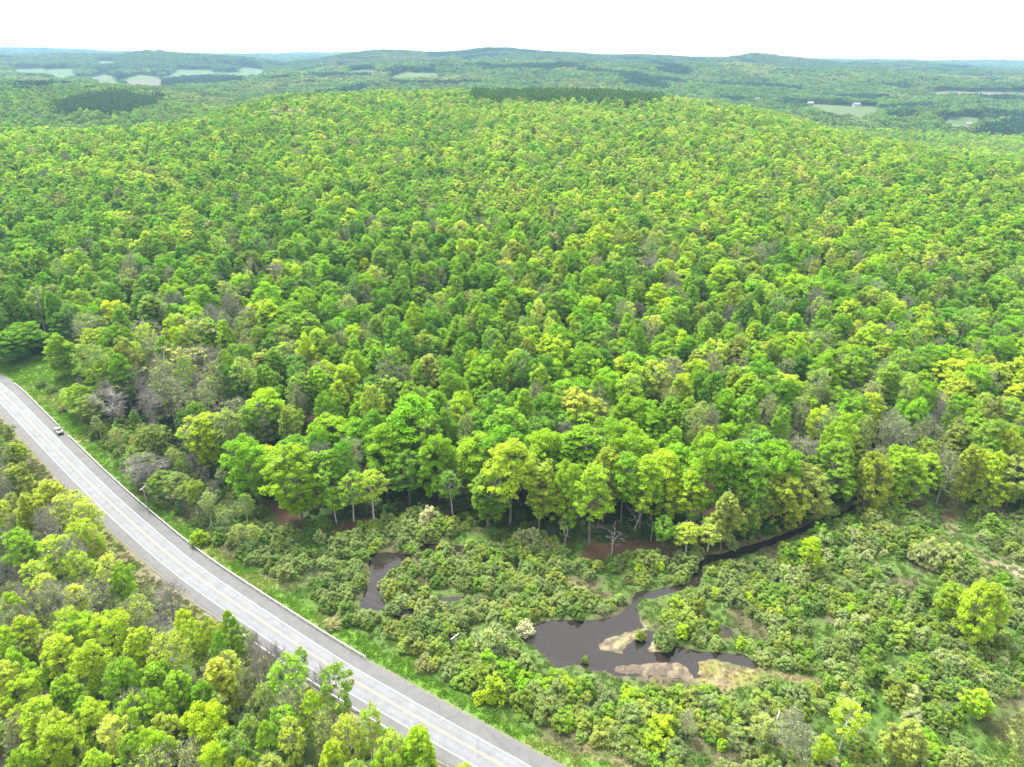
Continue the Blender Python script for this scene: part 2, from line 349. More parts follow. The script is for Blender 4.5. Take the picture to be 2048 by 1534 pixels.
def make_conifer(seed, h=20., R=3.2, rows=20, k=11, lsize=.7, tr=.2, n=6):
    r = np.random.default_rng(seed); mb = MB(); z = np.linspace(0, h, 6); mb.tube(np.c_[0*z, 0*z, z], np.linspace(tr, .02, 6), 5)
    C = []; 
    for i in range(rows):
        t = (i+.5)/rows; zz = h*(.12+.87*t); rr = R*(1-t)**.85*(.85+.3*r.random())
        for j in range(max(3, int(k*(1-t)+2))):
            a = r.random()*6.28
            for q in (.35, .65, .95):
                C.append([rr*q*cos(a), rr*q*sin(a), zz-rr*q*.25])
    C = np.array(C); V, F, lf = leaves(C, np.full(len(C), .5), n, lsize, r, .8, 2.0, .5, .5)
    return mb, (V, F, lf)
def joined(name, mb, LV, bark, leafm):
    bv = np.vstack(mb.v); bf = mb.f; me = bpy.data.meshes.new(name)
    V = bv if LV is None else np.vstack([bv, LV[0]]); F = [list(f) for f in bf]
    if LV is not None: F += (LV[1]+len(bv)).tolist()
    me.from_pydata(V.tolist(), [], F); me.materials.append(bark); me.materials.append(leafm)
    mi = np.zeros(len(F), np.int32); mi[len(bf):] = 1; me.polygons.foreach_set('material_index', mi)
    a = me.attributes.new('leaf', 'FLOAT', 'POINT'); lf = np.ones(len(V), np.float32)
    if LV is not None: lf[len(bv):] = LV[2]
    a.data.foreach_set('value', lf); me.update(); return me

# each kind of crown: what it looks like, how it is built
STY = {}   # style -> list of (trunk_mesh, crown_mesh, height, width) and joined meshes for the masses
def add_style(st, specs, bark, leafm, fn=make_tree):
    L = []
    for sp in specs:
        mb, LV = fn(**sp)
        tm = mb.mesh(st+'_trunk', bark)
        cm = np_mesh(st+'_crown', LV[0], LV[1], 4, [leafm], {'leaf': ('FLOAT', LV[2])}) if LV else None
        jm = joined(st, mb, LV, bark, leafm)
        w_ = 2*np.percentile(np.hypot(LV[0][:, 0], LV[0][:, 1]), 93) if LV else 2*sp.get('R', 4)
        L.append(dict(trunk=tm, crown=cm, joined=jm, h=sp['h'], w=w_))
    STY[st] = L
add_style('maple', [dict(seed=s, h=h, R=R, base=b, shape=sh, M=m, nl=105, lsize=.29, clump=1.12, limbs=12, up=.4) for s, h, R, b, sh, m in ((11,22,5.0,.16,'round',150),(12,21,4.6,.2,'oval',135),(13,23,5.2,.16,'dome',165),(14,20,4.2,.2,'round',120),(15,24,4.8,.18,'oval',150),(16,21,5.3,.2,'dome',160))], M_BARK, M_LEAF)
add_style('ash', [dict(seed=s, h=h, R=R, base=b, shape=sh, M=m, nl=58, lsize=.31, clump=.85, limbs=14, twigs=2, aspect=2.4, up=.8) for s, h, R, b, sh, m in ((21,22,4.6,.2,'oval',220),(22,23,5.0,.18,'vase',240),(23,21,4.3,.24,'oval',200),(24,23,4.0,.2,'round',190))], M_BARK, M_LEAF)
add_style('aspen', [dict(seed=s, h=h, R=R, base=b, shape=sh, M=m, nl=34, lsize=.4, clump=1.0, limbs=13, twigs=3, shell=.8) for s, h, R, b, sh, m in ((31,22,4.2,.4,'round',85),(32,23,4.4,.45,'vase',80),(33,21,3.6,.42,'oval',75))], M_PALEBARK, M_LEAF)
add_style('cherry', [dict(seed=s, h=h, R=R, base=b, shape=sh, M=m, nl=72, lsize=.265, clump=.85, limbs=12, twigs=3, tr=.22) for s, h, R, b, sh, m in ((41,21,4.0,.42,'dome',105),(42,22,4.6,.36,'round',125),(43,20,3.8,.42,'round',95),(44,22,3.6,.34,'oval',100))], M_DARKBARK, M_LEAF)
add_style('mound', [dict(seed=s, h=h, R=R, base=.04, shape=sh, M=m, nl=70, lsize=.28, clump=.95, limbs=12, twigs=2, aspect=2.0, up=.6) for s, h, R, sh, m in ((45,15,5.6,'dome',230),(46,16,5.2,'round',220),(47,13,5.6,'dome',210))], M_TWIG, M_LEAF)
add_style('budding', [dict(seed=s, h=h, R=R, base=b, shape=sh, M=m, nl=11, lsize=.3, clump=1.0, limbs=14, twigs=6, sub=2, shell=.9, tw_r=.035) for s, h, R, b, sh, m in ((51,21,4.2,.3,'vase',95),(52,20,3.8,.3,'round',85),(53,22,4.0,.35,'oval',90))], M_TWIG, M_LEAF)
add_style('bare', [dict(seed=s, h=h, R=R, base=b, shape='vase', M=m, nl=0, clump=.9, limbs=14, twigs=7, sub=3, tw_r=.035) for s, h, R, b, m in ((61,19,3.0,.3,70),(62,21,3.4,.35,80),(63,16,2.6,.3,60))], M_TWIG, M_LEAF)
add_style('snag', [dict(seed=s, h=h, R=R, base=b, shape='vase', M=m, nl=0, clump=1.4, limbs=7, twigs=2, sub=1, tw_r=.035, tr=.17, lean=1.2) for s, h, R, b, m in ((71,12,2.4,.45,9),(72,15,2.2,.5,8))], M_SNAG, M_LEAF)
add_style('willow', [dict(seed=s, h=h, R=R, M=m, nl=72, lsize=.175, clump=.44, aspect=2.0) for s, h, R, m in ((81,3.2,2.4,110),(82,2.8,2.0,85),(83,3.9,2.6,125),(84,2.2,2.3,92),(85,3.0,1.6,66))], M_TWIG, M_LEAF, make_shrub)
add_style('alder', [dict(seed=s, h=h, R=R, M=m, nl=60, lsize=.28, clump=.6, aspect=1.4) for s, h, R, m in ((91,3.8,2.1,52),(92,3.0,1.8,42),(93,4.8,2.3,62))], M_TWIG, M_LEAF, make_shrub)
add_style('scrub', [dict(seed=s, h=h, R=R, M=m, nl=26, lsize=.22, clump=.7, twigs=7) for s, h, R, m in ((101,3.,1.9,30),(102,3.8,2.1,36))], M_TWIG, M_LEAF, make_shrub)
add_style('spruce', [dict(seed=s, h=h, R=R) for s, h, R in ((111,21,3.2),(112,19,2.8),(113,23,3.4))], M_DARKBARK, M_NEEDLE, make_conifer)
# lighter builds of the same kinds, for the far slopes
add_style('far_maple', [dict(seed=s, h=22, R=5.0, base=.28, shape=sh, M=64, nl=40, lsize=.68, clump=1.35, limbs=4, bark_n=4, up=.35) for s, sh in ((121,'dome'),(122,'round'),(123,'oval'),(124,'round'),(125,'oval'),(126,'dome'))], M_BARK, M_LEAF)
add_style('far_loose', [dict(seed=s, h=22, R=4.4, base=.28, shape=sh, M=58, nl=24, lsize=.58, clump=1.2, limbs=5, twigs=2, sub=0, tw_r=.06, bark_n=4, tw_l=2.0, aspect=2.0, shell=.8) for s, sh in ((131,'oval'),(132,'vase'),(133,'round'),(134,'oval'))], M_TWIG, M_LEAF)
add_style('far_bare', [dict(seed=s, h=21, R=3.6, base=.3, shape='vase', M=40, nl=5, lsize=.5, clump=1.4, limbs=6, twigs=5, sub=1, tw_r=.06, bark_n=4, tw_l=2.2) for s in (141,142)], M_TWIG, M_LEAF)
add_style('far_spruce', [dict(seed=s, h=21, R=3.3, rows=9, k=6, lsize=1.5, n=3) for s in (151,152)], M_DARKBARK, M_NEEDLE, make_conifer)

# ------------------------------------------------------------------ colours of leaves (real albedo)
COL = {
 'lime':   (.175,.262,.016), 'bright': (.110,.208,.013), 'green': (.080,.168,.014), 'deep': (.050,.118,.014),
 'yellow': (.200,.262,.040), 'olive': (.135,.182,.045), 'gold': (.150,.205,.024), 'sage': (.112,.158,.064), 'silver': (.165,.205,.115),
 'rust': (.135,.150,.075), 'white': (.27,.28,.24), 'spruce': (.022,.050,.020), 'mid': (.105,.170,.028), 'moss': (.082,.132,.036)}
CNAME = {'lime':'lime green','bright':'bright green','green':'rich green','deep':'deep green','yellow':'yellow-green','olive':'olive green','gold':'golden green','sage':'sage green','silver':'silvery green','rust':'rusty brown','white':'white-blossomed','spruce':'dark green','mid':'mid green','moss':'mossy green'}

# ------------------------------------------------------------------ ground near the road, wetland included
def steps(e0, e1, x): t = np.clip((x-e0)/(e1-e0), 0, 1); return t*t*(3-2*t)
def near_ground(X, Y):
    """height and colour of the near ground"""
    z = land(X, Y)
    near = (Y < 340) & (np.abs(X) < 330)
    shp = X.shape; x = X.ravel(); y = Y.ravel(); z = z.ravel().copy()
    jx = x+4.0*(N2(x, y, 4)-.5)+7*(N4(x, y, 14)-.5); jy = y+4.0*(N3(x, y, 4)-.5)+7*(N2(x+50, y, 14)-.5)
    off = roadoff(x, y)
    n1 = N1(x, y, 9); n2 = N3(x, y, 2.2, 2); n3 = N4(x, y, 30)
    def mix(c, d, f): return c*(1-f[:, None])+np.array(d)*f[:, None]
    # thicket floor: green herbs over brown litter
    col = np.tile(np.array([.075,.125,.028]), (len(x), 1)); col = mix(col, (.085,.080,.042), steps(.45, .62, n1)); col = mix(col, (.05,.11,.015), steps(.5, .7, n3)*.7)
    wood = inpoly(jx, jy, WOOD)
    col = np.where(wood[:, None], mix(np.tile(np.array([.075,.052,.032]), (len(x), 1)), (.03,.06,.012), steps(.42, .6, n1)), col)
    verge = inpoly(jx, jy, VERGE) & (off > 0)
    vg = mix(np.tile(np.array([.085,.175,.020]), (len(x), 1)), (.15,.20,.045), steps(.5, .72, n1)); vg = mix(vg, (.06,.13,.02), steps(.55, .75, n2)*.6)
    col = np.where(verge[:, None], vg, col)
    lv = (off < -5) & (off > -11.5-2*n1)
    lg = mix(np.tile(np.array([.12,.135,.045]), (len(x), 1)), (.15,.135,.08), steps(.45, .65, n1)); col = np.where(lv[:, None], lg, col)
    for P in LITTER: col = mix(col, (.085,.052,.032), steps(-1.2, .8, sdist(jx, jy, P)))
    tr_ = edgedist(jx, jy, TRACK, False); col = mix(col, (.17,.14,.08), (1-steps(1.0, 3.2, tr_))*steps(.3, .6, n2)); col = mix(col, (.10,.17,.04), (1-steps(3, 6, tr_))*.5*steps(1.5, 3, tr_))
    dirt = poly([(1995,1128),(2048,1135),(2100,1165),(2040,1160)]); col = mix(col, (.24,.20,.14), steps(-.8, .8, sdist(jx, jy, dirt)))
    col = mix(col, (.15,.20,.045), steps(-1, 1, sdist(jx, jy, MEADOW)))
    for P in DRYGRASS: col = mix(col, (.16,.14,.07), steps(-1, 1, sdist(jx, jy, P))*steps(.25, .55, n2))
    # gravel beside the pavement
    gr = (1-steps(5.6, 6.7, np.abs(off)+1.6*(n2-.5))); col = mix(col, (.22,.20,.17), gr)
    # open water, mud, banks
    z = z+np.where(near.ravel(), .35*(n1-.5)*steps(6.5, 12, np.abs(off)), 0)-.05*(1-steps(6, 8, np.abs(off)))
    wd = np.full(len(x), -1e9); kx = x+1.6*(N4(x, y, 3.2)-.5); ky = y+1.6*(N1(x, y, 3.2)-.5)
    for P in WATERS: wd = np.maximum(wd, sdist(kx, ky, P))
    cw = np.full(len(x), -1e9)
    for i in range(len(CREEK)-1):
        a = CREEK[i]; b = CREEK[i+1]; v = b-a; t = np.clip(((kx-a[0])*v[0]+(ky-a[1])*v[1])/(v@v), 0, 1)
        cw = np.maximum(cw, CREEKW[i]*(1-t)+CREEKW[i+1]*t-np.hypot(kx-a[0]-t*v[0], ky-a[1]-t*v[1]))
    wd = np.maximum(wd, cw); wd = np.where(off < 7, -1e9, wd)
    bank = steps(-1.3, -.2, wd); col = mix(col, (.085,.085,.038), bank*(.25+.5*n1))
    z = z-1.3*steps(-.7, 1.6, wd); col = mix(col, (.030,.022,.016), steps(.2, 1.0, wd))
    for P, c1, c2, lvl in ((FLAT_A, (.215,.19,.115), (.100,.080,.058), -.27), (FLAT_B, (.19,.16,.105), (.10,.08,.06), -.28), (FLAT_C, (.23,.20,.10), (.13,.10,.06), -.28)):
        s = sdist(kx, ky, P); ch = edgedist(kx, ky, CHAN, False); f = steps(-2.6, 1.6, s)*(steps(1.0, 2.0, ch) if P is FLAT_A else 1)
        fine = N2(x, y, 1.3, 3)
        cc = mix(np.tile(np.array(c2), (len(x), 1)), c1, steps(.40, .58, fine)*steps(.25, .55, N3(x, y, 5)))
        if P is FLAT_A:
            px_ = np.clip((x-FLAT_A[:, 0].min())/(np.ptp(FLAT_A[:, 0])), 0, 1); cc = mix(cc, c1, steps(.35, .8, px_)*steps(.35, .55, fine))
            cc = mix(cc, (.17,.20,.05), steps(.6, .75, N4(x, y, 4))*px_)
        if P is FLAT_C: cc = mix(cc, (.17,.17,.05), steps(.5, .7, N4(x, y, 4)))
        tgt = lvl+.26*(fine-.5)-.12*(1-steps(-.5, 2.5, s))
        z = z*(1-f)+tgt*f; col = col*(1-f[:, None])+cc*f[:, None]
    return z.reshape(shp), col.reshape(*shp, 3), wd.reshape(shp)
gm, gn, gl = newmat('ground')
_o = gn.new('ShaderNodeOutputMaterial'); _p = gn.new('ShaderNodeBsdfPrincipled'); _p.inputs['Roughness'].default_value = .95; _p.inputs['Specular IOR Level'].default_value = .1
_a = gn.new('ShaderNodeAttribute'); _a.attribute_name = 'col'
_t1 = gn.new('ShaderNodeTexNoise'); _t1.inputs['Scale'].default_value = 1.6; _t1.inputs['Detail'].default_value = 8; _t1.inputs['Roughness'].default_value = .7
_g = gn.new('ShaderNodeNewGeometry'); gl.new(_g.outputs['Position'], _t1.inputs['Vector'])
_r = gn.new('ShaderNodeMapRange'); _r.inputs['From Min'].default_value = .3; _r.inputs['From Max'].default_value = .7; _r.inputs['To Min'].default_value = .6; _r.inputs['To Max'].default_value = 1.4
gl.new(_t1.outputs['Fac'], _r.inputs['Value']); _s = gn.new('ShaderNodeVectorMath'); _s.operation = 'SCALE'; gl.new(_a.outputs['Color'], _s.inputs[0]); gl.new(_r.outputs[0], _s.inputs['Scale'])
gl.new(_s.outputs[0], _p.inputs['Base Color'])
_b = gn.new('ShaderNodeBump'); _b.inputs['Distance'].default_value = .25; _b.inputs['Strength'].default_value = .8; gl.new(_t1.outputs['Fac'], _b.inputs['Height']); gl.new(_b.outputs[0], _p.inputs['Normal']); gl.new(_p.outputs[0], _o.inputs[0])
def grid_mesh(name, X, Y, Z, C):
    h, w_ = X.shape; i = np.arange(h*w_).reshape(h, w_); F = np.stack([i[:-1, :-1], i[:-1, 1:], i[1:, 1:], i[1:, :-1]], -1).reshape(-1, 4)
    return np_mesh(name, np.stack([X, Y, Z], -1).reshape(-1, 3), F, 4, [gm], {'col': ('FLOAT_COLOR', np.concatenate([C, np.ones((h, w_, 1))], -1))}, smooth=True)
gx = np.arange(-300, 301, .85); gy = np.arange(45, 331, .85); GX, GY = np.meshgrid(gx, gy)
GZ, GC, GW = near_ground(GX, GY)
tag(link(bpy.data.objects.new('ground', grid_mesh('ground', GX, GY, GZ, GC))), 'valley floor with green verge, brown litter and pale mud flats', kind='structure')
# hills and the far land (starts under the rim of the near ground)
fy_ = np.r_[0, 20, 45, np.geomspace(60, 9400, 330)]; fu = np.linspace(-1.7, 1.7, 420)
FU, FY = np.meshgrid(fu, fy_); FX = FU*(FY+60); FZ = land(FX, FY)-.3
ins = (np.abs(FX) < 296) & (FY > 48) & (FY < 326); FZ = np.where(ins, FZ-6, FZ)
fn_ = N1(FX, FY, 60); FC = np.stack([.05+.03*fn_, .07+.03*fn_, .022+.01*fn_], -1)
tag(link(bpy.data.objects.new('hills', grid_mesh('hills', FX, FY, FZ, FC))), 'rolling wooded hills running back to the horizon', kind='structure')

# water
wm, wn, wl = newmat('dark_water'); _o = wn.new('ShaderNodeOutputMaterial')
_tr = wn.new('ShaderNodeBsdfTransparent'); _tr.inputs['Color'].default_value = (.40,.33,.27, 1); _gs = wn.new('ShaderNodeBsdfGlossy'); _gs.inputs['Roughness'].default_value = .04
_df = wn.new('ShaderNodeBsdfDiffuse'); _df.inputs['Color'].default_value = (.045,.037,.033, 1); _m0 = wn.new('ShaderNodeMixShader'); _m0.inputs[0].default_value = .35; wl.new(_tr.outputs[0], _m0.inputs[1]); wl.new(_df.outputs[0], _m0.inputs[2])
_fr = wn.new('ShaderNodeFresnel'); _fr.inputs['IOR'].default_value = 1.62; _mx = wn.new('ShaderNodeMixShader'); wl.new(_fr.outputs[0], _mx.inputs[0]); wl.new(_m0.outputs[0], _mx.inputs[1]); wl.new(_gs.outputs[0], _mx.inputs[2])
_n = wn.new('ShaderNodeTexNoise'); _n.inputs['Scale'].default_value = .9; _n.inputs['Detail'].default_value = 4; _b = wn.new('ShaderNodeBump'); _b.inputs['Distance'].default_value = .03; _b.inputs['Strength'].default_value = .5
_g = wn.new('ShaderNodeNewGeometry'); wl.new(_g.outputs['Position'], _n.inputs['Vector']); wl.new(_n.outputs['Fac'], _b.inputs['Height']); wl.new(_b.outputs[0], _gs.inputs['Normal']); wl.new(_b.outputs[0], _fr.inputs['Normal']); wl.new(_mx.outputs[0], _o.inputs[0])
def water_sheet(name, x0, x1, y0, y1, label, z=-.40):
    nx = int((x1-x0)/.85); ny = int((y1-y0)/.85); X, Y = np.meshgrid(np.linspace(x0, x1, nx), np.linspace(y0, y1, ny))
    _, _, wd = near_ground(X, Y); i = np.arange(X.size).reshape(X.shape)
    F = np.stack([i[:-1, :-1], i[:-1, 1:], i[1:, 1:], i[1:, :-1]], -1).reshape(-1, 4); k = (wd.ravel()[F] > -1.1).any(1); F = F[k]
    used = np.unique(F); mp = np.zeros(X.size, int); mp[used] = np.arange(len(used))
    tag(link(bpy.data.objects.new(name, np_mesh(name, np.c_[X.ravel(), Y.ravel(), np.full(X.size, z)][used], mp[F], 4, [wm]))), label, kind='structure')
def bbox(P, m=3): return P[:, 0].min()-m, P[:, 0].max()+m, P[:, 1].min()-m, P[:, 1].max()+m
_x0, _x1, _y0, _y1 = bbox(POND); water_sheet('pond_water', _x0, _x1, _y0, min(_y1, POND[:, 1].max()+2), 'dark still pond water with mud flats')
b2 = bbox(np.vstack([POND2, ARM]+SPOTS[:3])); water_sheet('pool_water', b2[0], min(b2[1], _x0), b2[2], b2[3], 'dark narrow pool among willow bushes')
bc = bbox(CREEK); water_sheet('creek_water', bc[0], bc[1], POND[:, 1].max()+2, bc[3], 'dark creek winding along the wood')

# ------------------------------------------------------------------ road
def asphalt(name, c, dark):
    m, n, l = newmat(name); o = n.new('ShaderNodeOutputMaterial'); p = n.new('ShaderNodeBsdfPrincipled'); p.inputs['Roughness'].default_value = .85; p.inputs['Specular IOR Level'].default_value = .25
    g = n.new('ShaderNodeNewGeometry'); t = n.new('ShaderNodeTexNoise'); t.inputs['Scale'].default_value = .35; t.inputs['Detail'].default_value = 9; t.inputs['Roughness'].default_value = .65
    l.new(g.outputs['Position'], t.inputs['Vector'])
    uv = n.new('ShaderNodeAttribute'); uv.attribute_name = 'lane'      # x = offset across, y = metres along
    sx = n.new('ShaderNodeSeparateXYZ'); l.new(uv.outputs['Vector'], sx.inputs[0])
    sw = n.new('ShaderNodeMath'); sw.operation = 'MULTIPLY'; sw.inputs[1].default_value = 2.0*pi/1.65; l.new(sx.outputs[0], sw.inputs[0])
    cs = n.new('ShaderNodeMath'); cs.operation = 'COSINE'; l.new(sw.outputs[0], cs.inputs[0])
    cm_ = n.new('ShaderNodeMath'); cm_.operation = 'MULTIPLY_ADD'; cm_.inputs[1].default_value = dark; cm_.inputs[2].default_value = 1.0; l.new(cs.outputs[0], cm_.inputs[0])
    # transverse cracks
    v = n.new('ShaderNodeTexVoronoi'); v.feature = 'DISTANCE_TO_EDGE'; v.inputs['Scale'].default_value = 1
    mp = n.new('ShaderNodeMapping'); mp.inputs['Scale'].default_value = (.12, .22, 1); l.new(uv.outputs['Vector'], mp.inputs['Vector']); l.new(mp.outputs[0], v.inputs['Vector'])
    ck = n.new('ShaderNodeMapRange'); ck.inputs['From Min'].default_value = 0; ck.inputs['From Max'].default_value = .022; ck.inputs['To Min'].default_value = .86; ck.inputs['To Max'].default_value = 1; l.new(v.outputs['Distance'], ck.inputs['Value'])
    r = n.new('ShaderNodeMapRange'); r.inputs['From Min'].default_value = .3; r.inputs['From Max'].default_value = .7; r.inputs['To Min'].default_value = .86; r.inputs['To Max'].default_value = 1.14; l.new(t.outputs['Fac'], r.inputs['Value'])
    m1 = n.new('ShaderNodeMath'); m1.operation = 'MULTIPLY'; l.new(cm_.outputs[0], m1.inputs[0]); l.new(r.outputs[0], m1.inputs[1])
    m2 = n.new('ShaderNodeMath'); m2.operation = 'MULTIPLY'; l.new(m1.outputs[0], m2.inputs[0]); l.new(ck.outputs[0], m2.inputs[1])
    s = n.new('ShaderNodeVectorMath'); s.operation = 'SCALE'; s.inputs[0].default_value = c; l.new(m2.outputs[0], s.inputs['Scale']); l.new(s.outputs[0], p.inputs['Base Color']); l.new(p.outputs[0], o.inputs[0]); return m
M_LANE = asphalt('worn_asphalt', (.160,.164,.172), .05); M_SHOULD = asphalt('shoulder_asphalt', (.114,.115,.114), .0)
M_WHITE = simple('road_paint', (.30,.30,.295), .6, noise=.15, scale=1.5); M_YEL = simple('yellow_paint', (.27,.205,.10), .6, noise=.25, scale=1.2)
SL = np.r_[0, np.cumsum(np.linalg.norm(np.diff(ROAD, axis=0), axis=1))]
def rz_(P):
    return land(P[:, 0], P[:, 1])
def strip(name, a, b, z, mat, label, i0=0, i1=None, ja=0, jb=0, nx=6, crown=0.0):
    i1 = i1 or len(ROAD); I = np.arange(i0, i1); V = []; W = []
    aa = a+ja*(N3(SL[I], SL[I]*0, 2.3, 3)-.5)*2; bb = b+jb*(N4(SL[I], SL[I]*0+40, 2.3, 3)-.5)*2
    for k in range(nx):
        o = aa+(bb-aa)*k/(nx-1); P = ROAD[I]+RN[I]*o[:, None]; V.append(np.c_[P, rz_(P)+z]); W.append(np.c_[o, SL[I], 0*o])
    V = np.stack(V, 1).reshape(-1, 3); W = np.stack(W, 1).reshape(-1, 3); i = np.arange(len(V)).reshape(len(I), nx)
    F = np.stack([i[:-1, :-1], i[:-1, 1:], i[1:, 1:], i[1:, :-1]], -1).reshape(-1, 4)
    # face up
    n = np.cross(V[F[0][1]]-V[F[0][0]], V[F[0][2]]-V[F[0][0]])
    if n[2] < 0: F = F[:, ::-1]
    return tag(link(bpy.data.objects.new(name, np_mesh(name, V, F, 4, [mat], {'lane': ('FLOAT_VECTOR', W)}))), label, kind='structure')
strip('road_shoulder', -5.5, 5.9, .20, M_SHOULD, 'grey asphalt shoulders of the two-lane road', ja=.35, jb=.1)
strip('road', -3.25, 2.95, .206, M_LANE, 'pale worn asphalt of the two-lane road', ja=.12, jb=.28)
strip('road_marking', -3.2, -2.98, .211, M_WHITE, 'white edge line on the near side of the road', nx=2, ja=.05, jb=.05)
strip('road_marking', 2.62, 2.84, .211, M_WHITE, 'white edge line on the swamp side of the road', nx=2, ja=.05, jb=.05)
strip('road_marking', -.22, -.08, .211, M_YEL, 'yellow centre line of the road, near stripe', nx=2)
strip('road_marking', .08, .22, .211, M_YEL, 'yellow centre line of the road, far stripe', nx=2)
# bank of the road: a low gravel bed under the slab
strip('road_bed', -6.3, 6.6, .12, simple('gravel_bed', (.13,.12,.10), .95, noise=.3, scale=3), 'gravel edge under the asphalt', ja=.3, jb=.25)

M_RAIL = simple('galvanised_rail', (.40,.41,.42), .45, .15, noise=.08, scale=1); M_POST = simple('rail_post', (.35,.33,.30), .7)
def guide_rail(off, s0, s1, label, flare=0):
    i0, i1 = np.searchsorted(SL, s0), np.searchsorted(SL, s1); I = np.arange(i0, i1)
    P = ROAD[I]+RN[I]*off
    if flare: P[:3] += RN[I[:3]]*np.array([1.6, .8, .25])[:, None]*flare
    c = P[len(P)//2]; c0z = float(land(c[0], c[1])); PZ = land(P[:, 0], P[:, 1])-c0z; t = thing('guide_rail', label, 'guide rail', (c[0], c[1], c0z+.12), group='guide rails along the road')
    V = []; 
    for p, nn, qz in zip(P, RN[I], PZ):
        for a, z in ((-.09, .50), (.09, .50), (.11, .68), (.09, .86), (-.09, .86), (-.11, .68)): V.append([p[0]-c[0]+nn[0]*a, p[1]-c[1]+nn[1]*a, z+qz])
    n = 6; F = [(i*n+j, i*n+(j+1) % n, (i+1)*n+(j+1) % n, (i+1)*n+j) for i in range(len(P)-1) for j in range(n)]+[tuple(range(n)), tuple((len(P)-1)*n+j for j in range(n-1, -1, -1))]
    m = MB(); m.add(V, F); m.build('rail', M_RAIL, t)
    post = MB(); post.box((0, 0, .25), (.12, .16, .62)); pm = post.mesh('post', M_POST)
    for k in range(1, len(P), 2):
        o = link(bpy.data.objects.new('post', pm)); o.parent = t; o.location = (P[k][0]-c[0], P[k][1]-c[1], PZ[k])
def s_at(px, py):
    p = np.array(G(px, py)); return SL[((ROAD-p)**2).sum(1).argmin()]
sA = s_at(40, 787); sB = s_at(116, 868); sC = s_at(140, 884)
guide_rail(6.15, sA, sB, 'white guide rail on the verge side, short stretch above the parked car')
guide_rail(6.15, sC, sC+165, 'long white guide rail between road and swamp, from the car to the bottom edge')
guide_rail(-6.0, s_at(480,1270), s_at(790,1480), 'pale guide rail at the edge of the near wood, lower road')
guide_rail(-6.0, s_at(-80,760), s_at(8,838), 'short pale guide rail left of the road at the left picture edge')

